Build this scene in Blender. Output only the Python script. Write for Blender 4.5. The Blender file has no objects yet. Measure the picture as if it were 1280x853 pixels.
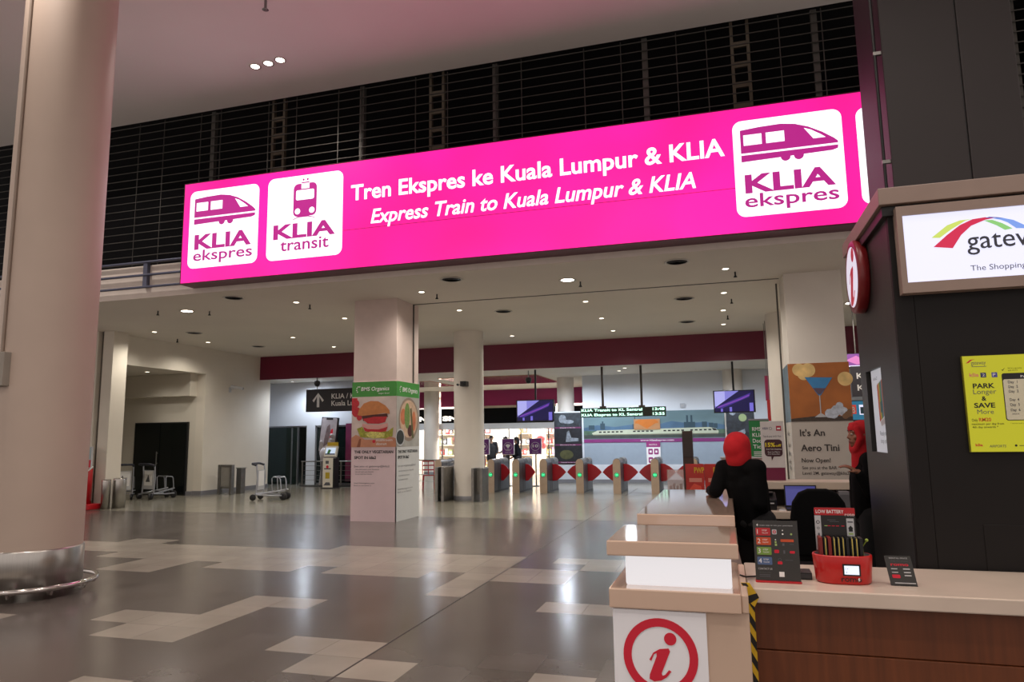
import bpy, bmesh, math, random
from mathutils import Vector, Matrix
random.seed(7)
sc = bpy.context.scene
col = sc.collection
PI = math.pi

# ------------------------------------------------------------------ camera
cam_d = bpy.data.cameras.new('camera'); cam = bpy.data.objects.new('camera', cam_d); col.objects.link(cam)
YAW, PITCH, ROLL = 0.28931, 0.13496, -0.013805
cam_d.sensor_width = 36.0; cam_d.lens = 882.0 / 1280.0 * 36.0
cam_d.clip_start = 0.05; cam_d.clip_end = 200
_h = Vector((-math.sin(YAW), math.cos(YAW), 0)); _r = Vector((math.cos(YAW), math.sin(YAW), 0)); _z = Vector((0, 0, 1))
_f = _h * math.cos(PITCH) + _z * math.sin(PITCH); _u = -_h * math.sin(PITCH) + _z * math.cos(PITCH)
_rr = _r * math.cos(ROLL) + _u * math.sin(ROLL); _uu = _u * math.cos(ROLL) - _r * math.sin(ROLL)
M = Matrix.Identity(4)
for i in range(3):
    M[i][0] = _rr[i]; M[i][1] = _uu[i]; M[i][2] = -_f[i]
M.translation = Vector((0, 0, 1.6))
cam.matrix_world = M
sc.camera = cam

# ------------------------------------------------------------------ world, exposure, lamps
sc.view_settings.view_transform = 'Standard'
sc.view_settings.look = 'None'
sc.view_settings.gamma = 1.0
sc.view_settings.exposure = 0.0
sc.view_settings.use_curve_mapping = False
world = bpy.data.worlds.new('dim_concourse'); sc.world = world; world.use_nodes = True
world.node_tree.nodes['Background'].inputs[0].default_value = (1.0, 0.88, 0.82, 1)
world.node_tree.nodes['Background'].inputs[1].default_value = 0.80

W_HALL = 105      # spots under the high hall ceiling, mostly unseen and added as fill
W_LOW = 150        # small downlights of the low ceiling
W_LOWBIG = 300     # large downlights of the low ceiling
W_INNER = 420      # cool lamps past the ticket gates
W_SHOP = 520      # shop lighting
def lamp(name, loc, power, color=(1, 0.93, 0.83), kind='SPOT', size=0.08, angle=150, blend=1.0, rot=(0, 0, 0)):
    l = bpy.data.lights.new(name, kind); l.energy = power; l.color = color
    if kind == 'SPOT':
        l.spot_size = math.radians(angle); l.spot_blend = blend; l.shadow_soft_size = size
    elif kind == 'POINT':
        l.shadow_soft_size = size
    elif kind == 'AREA':
        l.shape = 'RECTANGLE'; l.size = size[0]; l.size_y = size[1]
    o = bpy.data.objects.new(name, l); o.location = loc; o.rotation_euler = rot; col.objects.link(o)
    return o

# ------------------------------------------------------------------ materials
def lin(c):
    c = c / 255.0
    return c / 12.92 if c <= 0.04045 else ((c + 0.055) / 1.055) ** 2.4
def rgb(h):
    if isinstance(h, str):
        h = h.lstrip('#'); h = tuple(int(h[i:i + 2], 16) for i in (0, 2, 4))
    return tuple(lin(c) for c in h) + (1.0,)
MATS = {}
def mat(name, color, rough=0.5, metal=0.0, noise=0.06, scale=6.0, bump=0.0, emit=0.0, alpha=None, coat=0.0, stretch=None):
    if name in MATS: return MATS[name]
    m = bpy.data.materials.new(name); m.use_nodes = True
    nt = m.node_tree; b = nt.nodes['Principled BSDF']
    c = rgb(color)
    tc = nt.nodes.new('ShaderNodeTexCoord'); n = nt.nodes.new('ShaderNodeTexNoise')
    n.inputs['Scale'].default_value = scale; n.inputs['Detail'].default_value = 3
    src = tc.outputs['Object']
    if stretch:
        mp = nt.nodes.new('ShaderNodeMapping'); mp.inputs['Scale'].default_value = stretch
        nt.links.new(src, mp.inputs['Vector']); src = mp.outputs['Vector']
    nt.links.new(src, n.inputs['Vector'])
    r = nt.nodes.new('ShaderNodeValToRGB')
    r.color_ramp.elements[0].position = 0.3; r.color_ramp.elements[1].position = 0.7
    r.color_ramp.elements[0].color = tuple(max(0, x * (1 - noise)) for x in c[:3]) + (1,)
    r.color_ramp.elements[1].color = tuple(min(1, x * (1 + noise)) for x in c[:3]) + (1,)
    nt.links.new(n.outputs['Fac'], r.inputs['Fac']); nt.links.new(r.outputs['Color'], b.inputs['Base Color'])
    b.inputs['Roughness'].default_value = rough; b.inputs['Metallic'].default_value = metal
    if coat: b.inputs['Coat Weight'].default_value = coat; b.inputs['Coat Roughness'].default_value = 0.06
    if bump:
        bp = nt.nodes.new('ShaderNodeBump'); bp.inputs['Strength'].default_value = bump; bp.inputs['Distance'].default_value = 0.01
        nt.links.new(n.outputs['Fac'], bp.inputs['Height']); nt.links.new(bp.outputs['Normal'], b.inputs['Normal'])
    if emit:
        nt.links.new(r.outputs['Color'], b.inputs['Emission Color']); b.inputs['Emission Strength'].default_value = emit
    if alpha is not None: b.inputs['Alpha'].default_value = alpha
    MATS[name] = m
    return m
def lit(name, color, strength):                     # a surface that gives off light: sign face, screen, lamp
    return mat(name, color, 0.4, noise=0.02, scale=1.5, emit=strength) if False else _lit(name, color, strength)
def _lit(name, color, strength):
    if name in MATS: return MATS[name]
    m = bpy.data.materials.new(name); m.use_nodes = True
    nt = m.node_tree; b = nt.nodes['Principled BSDF']
    c = rgb(color)
    b.inputs['Base Color'].default_value = tuple(x * 0.25 for x in c[:3]) + (1,)
    b.inputs['Roughness'].default_value = 0.35
    b.inputs['Emission Color'].default_value = c; b.inputs['Emission Strength'].default_value = strength
    MATS[name] = m
    return m
def glass(name, color, alpha, rough=0.05):
    m = mat(name, color, rough, noise=0.02, alpha=alpha)
    m.node_tree.nodes['Principled BSDF'].inputs['IOR'].default_value = 1.45
    return m

def floor_mat(name, color, rough, noise, bw, bh, off, mortar=0.0025, spec=0.5):
    m = bpy.data.materials.new(name); m.use_nodes = True; nt = m.node_tree; b = nt.nodes['Principled BSDF']
    tc = nt.nodes.new('ShaderNodeTexCoord'); mp = nt.nodes.new('ShaderNodeMapping'); mp.inputs['Location'].default_value = off
    nt.links.new(tc.outputs['Object'], mp.inputs['Vector'])
    br = nt.nodes.new('ShaderNodeTexBrick'); br.offset = 0.0; br.squash = 1.0
    br.inputs['Scale'].default_value = 1.0; br.inputs['Brick Width'].default_value = bw; br.inputs['Row Height'].default_value = bh
    br.inputs['Mortar Size'].default_value = mortar; br.inputs['Mortar Smooth'].default_value = 0.3
    c = rgb(color)
    br.inputs['Color1'].default_value = tuple(x * (1 - noise) for x in c[:3]) + (1,)
    br.inputs['Color2'].default_value = tuple(x * (1 + noise) for x in c[:3]) + (1,)
    br.inputs['Mortar'].default_value = tuple(x * 0.45 for x in c[:3]) + (1,)
    nt.links.new(mp.outputs['Vector'], br.inputs['Vector'])
    n = nt.nodes.new('ShaderNodeTexNoise'); n.inputs['Scale'].default_value = 1.7; n.inputs['Detail'].default_value = 6
    nt.links.new(tc.outputs['Object'], n.inputs['Vector'])
    mx = nt.nodes.new('ShaderNodeMix'); mx.data_type = 'RGBA'; mx.blend_type = 'MULTIPLY'; mx.inputs['Factor'].default_value = 0.35
    nt.links.new(br.outputs['Color'], mx.inputs['A']); nt.links.new(n.outputs['Fac'], mx.inputs['B'])
    nt.links.new(mx.outputs['Result'], b.inputs['Base Color'])
    mr = nt.nodes.new('ShaderNodeMapRange'); mr.inputs['To Min'].default_value = rough * 0.75; mr.inputs['To Max'].default_value = rough * 1.25
    nt.links.new(n.outputs['Fac'], mr.inputs['Value']); nt.links.new(mr.outputs['Result'], b.inputs['Roughness'])
    b.inputs['Specular IOR Level'].default_value = spec
    MATS[name] = m
    return m

# ------------------------------------------------------------------ mesh builder
_tcache = {}
def text_geo(s, bold=0.0, shear=0.0):
    k = (s, bold, shear)
    if k in _tcache: return _tcache[k]
    c = bpy.data.curves.new('tmp', 'FONT'); c.body = s; c.size = 1.0; c.offset = bold; c.shear = shear; c.resolution_u = 3
    o = bpy.data.objects.new('tmp', c); col.objects.link(o)
    dg = bpy.context.evaluated_depsgraph_get(); dg.update()
    e = o.evaluated_get(dg); me = e.to_mesh()
    vs = [(v.co.x, v.co.y) for v in me.vertices]; fs = [tuple(p.vertices) for p in me.polygons]
    e.to_mesh_clear(); bpy.data.objects.remove(o); bpy.data.curves.remove(c)
    # wound so that faces look along +normal
    out = []
    for f in fs:
        a = sum(vs[f[i]][0] * vs[f[(i + 1) % len(f)]][1] - vs[f[(i + 1) % len(f)]][0] * vs[f[i]][1] for i in range(len(f)))
        out.append(f if a >= 0 else tuple(reversed(f)))
    _tcache[k] = (vs, out)
    return _tcache[k]

ORG = {}
class MB:
    def __init__(s):
        s.v = []; s.f = []; s.mi = []; s.sm = []; s.mats = []; s.T = None
    def m(s, mt):
        if mt not in s.mats: s.mats.append(mt)
        return s.mats.index(mt)
    def add(s, vs, fs, mt, smooth=False):
        b = len(s.v)
        for v in vs:
            v = Vector(v)
            s.v.append(s.T @ v if s.T else v)
        k = s.m(mt)
        for f in fs:
            s.f.append(tuple(b + i for i in f)); s.mi.append(k); s.sm.append(smooth)
        return s
    def box(s, x0, x1, y0, y1, z0, z1, mt):
        vs = [(x, y, z) for z in (z0, z1) for y in (y0, y1) for x in (x0, x1)]
        return s.add(vs, [(0, 2, 3, 1), (4, 5, 7, 6), (0, 1, 5, 4), (2, 6, 7, 3), (0, 4, 6, 2), (1, 3, 7, 5)], mt)
    def prism(s, poly, O, U, V, d, mt):              # polygon in plane (U,V) at O, extruded by -normal*d (normal = UxV)
        O = Vector(O); U = Vector(U); V = Vector(V); N = U.cross(V).normalized()
        a = sum(poly[i][0] * poly[(i + 1) % len(poly)][1] - poly[(i + 1) % len(poly)][0] * poly[i][1] for i in range(len(poly)))
        if a < 0: poly = list(reversed(poly))
        n = len(poly)
        vs = [O + U * p[0] + V * p[1] for p in poly] + [O + U * p[0] + V * p[1] - N * d for p in poly]
        fs = [tuple(range(n)), tuple(reversed(range(n, 2 * n)))]
        fs += [(i, n + i, n + (i + 1) % n, (i + 1) % n) for i in range(n)]
        return s.add(vs, fs, mt)
    def cyl(s, p0, p1, r, mt, seg=16, r2=None, caps=True):
        p0 = Vector(p0); p1 = Vector(p1); d = (p1 - p0).normalized(); r2 = r if r2 is None else r2
        a = d.orthogonal().normalized(); b = d.cross(a)
        vs = []
        for p, rr in ((p0, r), (p1, r2)):
            for i in range(seg):
                t = 2 * PI * i / seg; vs.append(p + (a * math.cos(t) + b * math.sin(t)) * rr)
        s.add(vs, [(i, (i + 1) % seg, seg + (i + 1) % seg, seg + i) for i in range(seg)], mt, True)
        if caps:
            s.add(vs[:seg], [tuple(reversed(range(seg)))], mt); s.add(vs[seg:], [tuple(range(seg))], mt)
        return s
    def tube(s, pts, r, mt, seg=10, closed=False):
        pts = [Vector(p) for p in pts]; n = len(pts); vs = []; prev = None
        for i, p in enumerate(pts):
            if closed: d = (pts[(i + 1) % n] - pts[i - 1]).normalized()
            else: d = (pts[min(i + 1, n - 1)] - pts[max(i - 1, 0)]).normalized()
            if prev is None: a = d.orthogonal().normalized()
            else:
                a = prev - d * prev.dot(d)
                a = a.normalized() if a.length > 1e-6 else d.orthogonal().normalized()
            prev = a; b = d.cross(a)
            for k in range(seg):
                t = 2 * PI * k / seg; vs.append(p + (a * math.cos(t) + b * math.sin(t)) * r)
        fs = []
        for i in range(n if closed else n - 1):
            j = (i + 1) % n
            fs += [(i * seg + k, i * seg + (k + 1) % seg, j * seg + (k + 1) % seg, j * seg + k) for k in range(seg)]
        s.add(vs, fs, mt, True)
        if not closed:
            s.add(vs[:seg], [tuple(reversed(range(seg)))], mt); s.add(vs[-seg:], [tuple(range(seg))], mt)
        return s
    def lathe(s, prof, O, mt, seg=32, axis='z'):
        O = Vector(O); vs = []; n = len(prof)
        for r, h in prof:
            for k in range(seg):
                t = 2 * PI * k / seg
                if axis == 'z': vs.append(O + Vector((r * math.cos(t), r * math.sin(t), h)))
                elif axis == 'y': vs.append(O + Vector((r * math.cos(t), h, r * math.sin(t))))
                else: vs.append(O + Vector((h, r * math.cos(t), r * math.sin(t))))
        fs = [(i * seg + k, i * seg + (k + 1) % seg, (i + 1) * seg + (k + 1) % seg, (i + 1) * seg + k) for i in range(n - 1) for k in range(seg)]
        return s.add(vs, fs, mt, True)
    def ell(s, c, r, mt, seg=16, rings=10, R=None):
        c = Vector(c); vs = []; fs = []
        for i in range(rings + 1):
            ph = PI * i / rings
            for k in range(seg):
                t = 2 * PI * k / seg
                v = Vector((r[0] * math.sin(ph) * math.cos(t), r[1] * math.sin(ph) * math.sin(t), r[2] * math.cos(ph)))
                if R: v = R @ v
                vs.append(c + v)
        for i in range(rings):
            fs += [(i * seg + k, (i + 1) * seg + k, (i + 1) * seg + (k + 1) % seg, i * seg + (k + 1) % seg) for k in range(seg)]
        return s.add(vs, fs, mt, True)
    def cap(s, p0, r0, p1, r1, mt, seg=14):          # tapered capsule
        p0 = Vector(p0); p1 = Vector(p1)
        s.cyl(p0, p1, r0, mt, seg, r1); s.ell(p0, (r0,) * 3, mt, seg, 8); s.ell(p1, (r1,) * 3, mt, seg, 8)
        return s
    def build(s, name, parent=None, bevel=0.0, seg=2, world=False, smooth_all=False):
        off = ORG.get(parent.name, Vector()) if parent and (world or parent.get('_w')) else Vector()
        me = bpy.data.meshes.new(name)
        me.from_pydata([tuple(v - off) for v in s.v], [], s.f)
        for mt in s.mats: me.materials.append(mt)
        for p, k, sm in zip(me.polygons, s.mi, s.sm):
            p.material_index = k; p.use_smooth = sm or smooth_all
        me.update()
        o = bpy.data.objects.new(name, me); col.objects.link(o)
        if parent:
            o.parent = parent; ORG[o.name] = off
            if parent.get('_w'): o['_w'] = 1
        if bevel:
            b = o.modifiers.new('bevel', 'BEVEL'); b.width = bevel; b.segments = seg; b.limit_method = 'ANGLE'; b.angle_limit = 0.6
            b.harden_normals = False
        return o
    def top(s, name, label, cat, group=None, loc=None, bevel=0.0, rot=0.0):       # a one-mesh thing; verts in world coords, origin moved to loc
        loc = Vector(loc) if loc else Vector()
        s.v = [v - loc for v in s.v]
        o = s.build(name, None, bevel); o.location = loc; o.rotation_euler.z = rot
        o['label'] = label; o['category'] = cat
        if group: o['group'] = group
        return o
    def struct(s, name, bevel=0.0):
        o = s.build(name, None, bevel); o['kind'] = 'structure'; return o

def thing(name, label, cat, loc=(0, 0, 0), rot=0.0, group=None, world=False):
    o = bpy.data.objects.new(name, None); col.objects.link(o); o.empty_display_size = 0.1
    o.location = loc; o.rotation_euler.z = rot; o['label'] = label; o['category'] = cat
    if group: o['group'] = group
    if world: ORG[o.name] = Vector(loc); o['_w'] = 1
    return o
def dup(o, loc=None, rot=None, label=None, group=None):
    def rec(x, par):
        c = x.copy(); col.objects.link(c)
        if par: c.parent = par
        for ch in list(x.children): rec(ch, c)
        return c
    r = rec(o, None)
    if loc: r.location = loc
    if rot is not None: r.rotation_euler.z = rot
    if label: r['label'] = label
    if group: r['group'] = group
    return r

class Pan:                                           # printed graphics on a flat surface, drawn in thin layers
    def __init__(s, mb, O, U=(1, 0, 0), V=(0, 0, 1), eps=0.0012):
        s.mb = mb; s.O = Vector(O); s.U = Vector(U).normalized(); s.V = Vector(V).normalized(); s.N = s.U.cross(s.V).normalized(); s.e = eps; s.k = 0.0
    def P(s, x, y, l): return s.O + s.U * x + s.V * y + s.N * (s.e * (l + s.k))
    def poly(s, pts, mt, l=1):
        s.k += 0.03
        a = sum(pts[i][0] * pts[(i + 1) % len(pts)][1] - pts[(i + 1) % len(pts)][0] * pts[i][1] for i in range(len(pts)))
        if a < 0: pts = list(reversed(pts))
        s.mb.add([s.P(x, y, l) for x, y in pts], [tuple(range(len(pts)))], mt)
    def rect(s, x0, y0, x1, y1, mt, l=1): s.poly([(x0, y0), (x1, y0), (x1, y1), (x0, y1)], mt, l)
    def rrect(s, x0, y0, x1, y1, r, mt, l=1):
        pts = []
        for cx, cy, a in ((x1 - r, y0 + r, -90), (x1 - r, y1 - r, 0), (x0 + r, y1 - r, 90), (x0 + r, y0 + r, 180)):
            for k in range(7):
                t = math.radians(a + 15 * k); pts.append((cx + r * math.cos(t), cy + r * math.sin(t)))
        s.poly(pts, mt, l)
    def disc(s, cx, cy, rx, mt, l=1, ry=None, n=28):
        ry = rx if ry is None else ry
        s.poly([(cx + rx * math.cos(2 * PI * k / n), cy + ry * math.sin(2 * PI * k / n)) for k in range(n)], mt, l)
    def ring(s, cx, cy, r0, r1, mt, l=1, n=48, ky=1.0):
        vs = []; s.k += 0.03
        for r in (r0, r1):
            for k in range(n):
                t = 2 * PI * k / n; vs.append(s.P(cx + r * math.cos(t), cy + ky * r * math.sin(t), l))
        s.mb.add(vs, [(k, n + k, n + (k + 1) % n, (k + 1) % n) for k in range(n)], mt)
    def text(s, t, x0, base, capH, mt, x1=None, l=2, bold=0.0, shear=0.0, align='l', slope=0.0):
        vs, fs = text_geo(t, bold, shear); s.k += 0.03
        if not vs: return
        ref = text_geo('H', bold, 0)[0]; ch = max(v[1] for v in ref)
        sy = capH / ch; mn = min(v[0] for v in vs); mxx = max(v[0] for v in vs); w = mxx - mn
        sx = (x1 - x0) / w if x1 is not None else sy
        ox = x0 if align == 'l' or x1 is not None else (x0 - w * sx / 2 if align == 'c' else x0 - w * sx)
        s.mb.add([s.P(ox + (v[0] - mn) * sx, base + v[1] * sy + slope * (v[0] - mn) * sx, l) for v in vs], fs, mt)

# ------------------------------------------------------------------ palette
white_wall = mat('white_wall_paint', '#d6cec0', 0.75, noise=0.03, scale=1.2)
niche_wall = mat('white_lobby_paint', '#cfc8ba', 0.78, noise=0.03, scale=1.1)
cool_wall = mat('white_station_paint', '#d4d8de', 0.7, noise=0.03, scale=1.0)
ceil_m = mat('white_ceiling_board', '#dcd4c8', 0.85, noise=0.025, scale=0.8)
hall_ceil = mat('high_ceiling_board', '#ece6e1', 0.85, noise=0.03, scale=0.5)
fascia_m = mat('slab_edge_paint', '#d8ccc2', 0.75, noise=0.03)
col_white = mat('column_paint', '#d8d0c6', 0.55, noise=0.04, scale=1.5)
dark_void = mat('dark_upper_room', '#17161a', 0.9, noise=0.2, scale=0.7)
maroon = mat('maroon_bulkhead', '#6b1030', 0.4, noise=0.05, scale=1.0)
magenta_b = mat('magenta_bulkhead', '#8f1a55', 0.5, noise=0.05, scale=1.0)
steel = mat('brushed_steel', '#b8b5b0', 0.28, 1.0, noise=0.08, scale=8, stretch=(30, 30, 0.6))
steel_d = mat('dull_steel', '#8b8986', 0.4, 1.0, noise=0.1, scale=10)
chrome = mat('polished_steel', '#d0ccc8', 0.12, 1.0, noise=0.03)
alu = mat('grey_aluminium', '#8c8c90', 0.4, 0.8, noise=0.06)
black = mat('black_plastic', '#0d0d0f', 0.4, noise=0.15, scale=20)
matt_black = mat('matt_black', '#070708', 0.9, noise=0.15); matt_black.node_tree.nodes['Principled BSDF'].inputs['Specular IOR Level'].default_value = .2
dkgrey = mat('dark_grey_plastic', '#2a2a2d', 0.45, noise=0.1)
midgrey = mat('mid_grey_paint', '#77767a', 0.5, noise=0.06)
ltgrey = mat('light_grey_print', '#b9b9bb', 0.6, noise=0.04)
white_p = mat('white_print', '#e8e6e4', 0.6, noise=0.02)
black_p = mat('black_print', '#141416', 0.6, noise=0.05)
grey_p = mat('grey_print', '#55555a', 0.6, noise=0.05)
red_p = mat('red_print', '#c8102e', 0.5, noise=0.03)
skin_m = mat('skin_brown', '#8a5a42', 0.55, noise=0.05, scale=15)
hijab_red = mat('red_headscarf_cloth', '#b00c18', 0.9, noise=0.12, scale=14, bump=0.2)
cloth_black_ = mat('black_jacket_cloth', '#0b0b0d', 0.85, noise=0.2, scale=25, bump=0.2)
glass_clear = glass('clear_glass', '#cfd8d6', 0.12, 0.02)
glass_dark = glass('dark_door_glass', '#101413', 0.93, 0.06)

# lit faces
pink = lit('lit_pink_face', '#ff1a94', 1.4)
_b = pink.node_tree.nodes['Principled BSDF']; _n = pink.node_tree.nodes.new('ShaderNodeTexNoise'); _n.inputs['Scale'].default_value = 0.55; _n.inputs['Detail'].default_value = 1
_tc = pink.node_tree.nodes.new('ShaderNodeTexCoord'); _mr = pink.node_tree.nodes.new('ShaderNodeMapRange'); _mr.inputs['From Min'].default_value = .3; _mr.inputs['From Max'].default_value = .7; _mr.inputs['To Min'].default_value = .95; _mr.inputs['To Max'].default_value = 1.5
pink.node_tree.links.new(_tc.outputs['Object'], _n.inputs['Vector']); pink.node_tree.links.new(_n.outputs['Fac'], _mr.inputs['Value']); pink.node_tree.links.new(_mr.outputs['Result'], _b.inputs['Emission Strength'])
pink_w = lit('lit_white_face', '#f7fbff', 1.45)
pink_t = lit('lit_magenta_print', '#c2298f', 0.85)
disp_w = lit('lit_lightbox_white', '#e6e6ff', 1.0)

# ================================================================== SETTING
# ---- floor: tile cells with their own material, 0.43 x 0.41 m module
TX, TY = 0.43, 0.41; OX, OY = -1.76, 4.49
fl_dark = floor_mat('floor_tile_taupe', '#635c57', 0.20, 0.06, TX, TY, (TX * 10 - OX % TX, TY * 20 - OY % TY, 0))
fl_light = floor_mat('floor_tile_beige', '#a0988c', 0.22, 0.05, TX, TY, (TX * 10 - OX % TX, TY * 20 - OY % TY, 0))
fl_far = floor_mat('floor_tile_grey', '#8a8578', 0.20, 0.05, 0.6, 0.6, (0, 0, 0), 0.003)
joint_m = mat('floor_joint', '#2b2724', 0.6)
LIGHT = [(-5.63, 5.31, -4.34, 5.72), (-5.20, 4.90, -4.34, 5.31), (-4.77, 5.72, -4.34, 6.54), (-4.34, 6.13, -3.91, 6.54),
         (-3.48, 4.90, -2.62, 5.31), (-3.05, 4.49, -2.19, 4.90), (-4.34, 3.67, -3.91, 4.08), (-8.64, 8.18, -2.62, 9.41),
         (-7.78, 7.36, -6.92, 8.18), (-6.49, 7.77, -5.20, 8.18), (-4.77, 7.77, -3.48, 8.18), (-3.05, 6.95, -2.62, 8.18),
         (-2.62, 7.77, -1.76, 8.59), (-1.76, 8.59, -0.9, 9.41), (-1.76, 6.54, -0.9, 6.95), (-9.5, 8.59, -8.64, 9.82), (-10.4, 8.59, -9.5, 9.41),
         (-0.9, 7.36, -0.47, 8.18), (-1.33, 4.08, -0.9, 4.9), (-7.35, 4.9, -6.49, 5.31), (-6.06, 3.26, -5.2, 3.67),
         (-12.5, 8.18, -10.4, 9.41), (-2.19, 9.0, -1.33, 9.41), (-5.63, 9.41, -3.91, 9.41 + TY)]
mb = MB()
def is_light(x, y): return any(a < x < c and b < y < d for a, b, c, d in LIGHT)
ix = range(-26, 5); iy = range(-8, 14)
for i in ix:
    for j in iy:
        x0 = OX + i * TX; y0 = OY + j * TY
        mb.add([(x0, y0, 0), (x0 + TX, y0, 0), (x0 + TX, y0 + TY, 0), (x0, y0 + TY, 0)], [(0, 1, 2, 3)],
               fl_light if is_light(x0 + TX / 2, y0 + TY / 2) else fl_dark)
gx0, gx1 = OX - 26 * TX, OX + 5 * TX; gy0, gy1 = OY - 8 * TY, OY + 14 * TY
def q(x0, x1, y0, y1, mt, z=0): mb.add([(x0, y0, z), (x1, y0, z), (x1, y1, z), (x0, y1, z)], [(0, 1, 2, 3)], mt)
q(-24, gx0, gy0, gy1, fl_dark); q(gx1, 8, gy0, gy1, fl_dark); q(-24, 8, -8, gy0, fl_dark); q(-24, 8, gy1, 13.6, fl_dark)
q(-24, 8, 13.6, 35, fl_far)
q(-24, 8, 13.585, 13.615, joint_m, 0.0008); q(-2.634, -2.618, -2, 13.6, joint_m, 0.0008); q(-8.2, -8.188, 13.6, 20, joint_m, 0.0008)
q(-2.634, -2.618, 13.6, 22, joint_m, 0.0008)
mb.box(-24, 8, -8, 35, -0.2, -0.02, joint_m)
mb.struct('floor')

# ---- high hall ceiling, low ceiling slab, inner ceiling
mb = MB(); mb.box(-24, 8, -6, 11.05, 8.12, 8.4, hall_ceil); mb.struct('ceiling')
mb = MB(); mb.box(-24, 6, 11.0, 20.5, 4.4, 5.05, ceil_m)
mb.box(-24, 6, 10.98, 11.0, 4.4, 5.05, fascia_m); mb.struct('ceiling')
mb = MB(); mb.box(-24, 6, 20.45, 35, 3.68, 3.9, ceil_m); mb.struct('ceiling')
mb = MB(); mb.box(-24, 6, 20.4, 20.5, 3.62, 4.4, maroon); mb.struct('trim_1')          # maroon bulkhead
# dark room behind the grille
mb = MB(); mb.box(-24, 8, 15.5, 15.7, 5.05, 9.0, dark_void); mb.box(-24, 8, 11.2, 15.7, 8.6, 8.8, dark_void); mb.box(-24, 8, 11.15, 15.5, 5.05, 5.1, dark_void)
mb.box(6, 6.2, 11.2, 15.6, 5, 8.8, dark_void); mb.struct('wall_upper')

# ---- left walls and the door lobby
mb = MB()
mb.box(-24, -15.12, 14.0, 14.3, 0, 4.4, white_wall)
mb.box(-15.12, -15.0, 14.12, 14.3, 0, 4.4, mat('groove_shadow_grey', '#6d675d', 0.8))
mb.box(-15.0, -14.68, 14.05, 14.5, 0, 4.4, white_wall)
mb.box(-15.3, -15.0, 14.5, 17.8, 3.62, 4.4, white_wall)
mb.box(-15.3, -15.0, 17.8, 21.0, 0, 4.4, white_wall)
mb.struct('wall_left')
mb = MB()
mb.box(-19.2, -15.3, 17.8, 18.0, 0, 4.2, niche_wall); mb.box(-19.4, -19.2, 14.3, 18, 0, 4.2, niche_wall)
mb.box(-19.2, -15.3, 17.5, 17.8, 2.95, 3.62, niche_wall); mb.box(-19.2, -15.3, 14.3, 17.8, 3.625, 3.72, ceil_m)
mb.struct('wall_lobby')
mb = MB(); mb.box(-17.3, -15.3, 17.755, 17.797, 0, 0.12, midgrey); mb.box(-15.0, -14.97, 17.8, 21.0, 0, 0.13, midgrey)
mb.box(-15.3, -14.97, 17.77, 17.8, 0, 0.13, midgrey); mb.struct('baseboard_left')
# double black door of the lobby
d = MB(); d.box(-17.5, -15.52, 17.74, 17.8, 0.0, 2.18, mat('black_door_frame', '#17181a', 0.4)); d1 = d.struct('door_1')
for x0, x1 in ((-17.45, -16.52), (-16.50, -15.57)):
    l = MB(); l.box(x0, x1, 17.715, 17.745, 0.02, 2.14, glass_dark); l.build('door_leaf', d1, 0.004)
h = MB(); h.tube([(-16.56, 17.66, 0.9), (-16.56, 17.66, 1.3)], 0.015, steel_d); h.cyl((-16.56, 17.66, 0.95), (-16.56, 17.715, .95), 0.01, steel_d); h.cyl((-16.56, 17.66, 1.25), (-16.56, 17.715, 1.25), 0.01, steel_d); h.build('door_handle', d1)

# ---- back-left wall with glass doors, right of the lobby
mb = MB()
mb.box(-15.3, -10.6, 22.6, 22.8, 2.1, 3.7, cool_wall); mb.box(-14.55, -14.2, 22.6, 22.8, 0, 2.1, cool_wall); mb.box(-10.9, -10.6, 22.6, 22.8, 0, 2.1, cool_wall); mb.box(-10.7, -10.6, 22.8, 23.7, 0, 3.7, cool_wall)
mb.box(-17.0, -16.6, 20.9, 22.8, 0, 3.7, cool_wall); mb.box(-16.6, -15.3, 22.6, 22.8, 2.1, 3.7, cool_wall)
mb.box(-17, -10.7, 23.6, 23.7, 0, 3.7, mat('dim_green_room', '#39423f', .8)); mb.struct('wall_back_left')
d = MB()
for x in (-16.55, -15.2, -14.95, -14.58): d.box(x, x + 0.05, 22.62, 22.7, 0, 2.1, alu)
d.box(-16.55, -14.53, 22.62, 22.7, 2.05, 2.1, alu); d2 = d.struct('door_2')
for x0, x1 in ((-16.5, -15.2), (-15.15, -14.95)):
    l = MB(); l.box(x0, x1, 22.64, 22.66, 0.02, 2.05, glass('dark_green_door_glass', '#1d2a27', 0.9, 0.05)); l.build('door_pane', d2)
d = MB()
for x in (-14.2, -10.96): d.box(x, x + 0.06, 22.62, 22.7, 0, 2.1, alu)
d.box(-14.2, -10.9, 22.62, 22.7, 2.04, 2.1, alu); d.box(-14.2, -10.9, 22.62, 22.7, 0, 0.06, alu); w1 = d.struct('window_1')
l = MB(); l.box(-14.14, -10.96, 22.65, 22.67, 0.06, 2.04, glass('dark_window_glass', '#18211f', 0.92, 0.05)); l.build('window_pane', w1)

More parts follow.
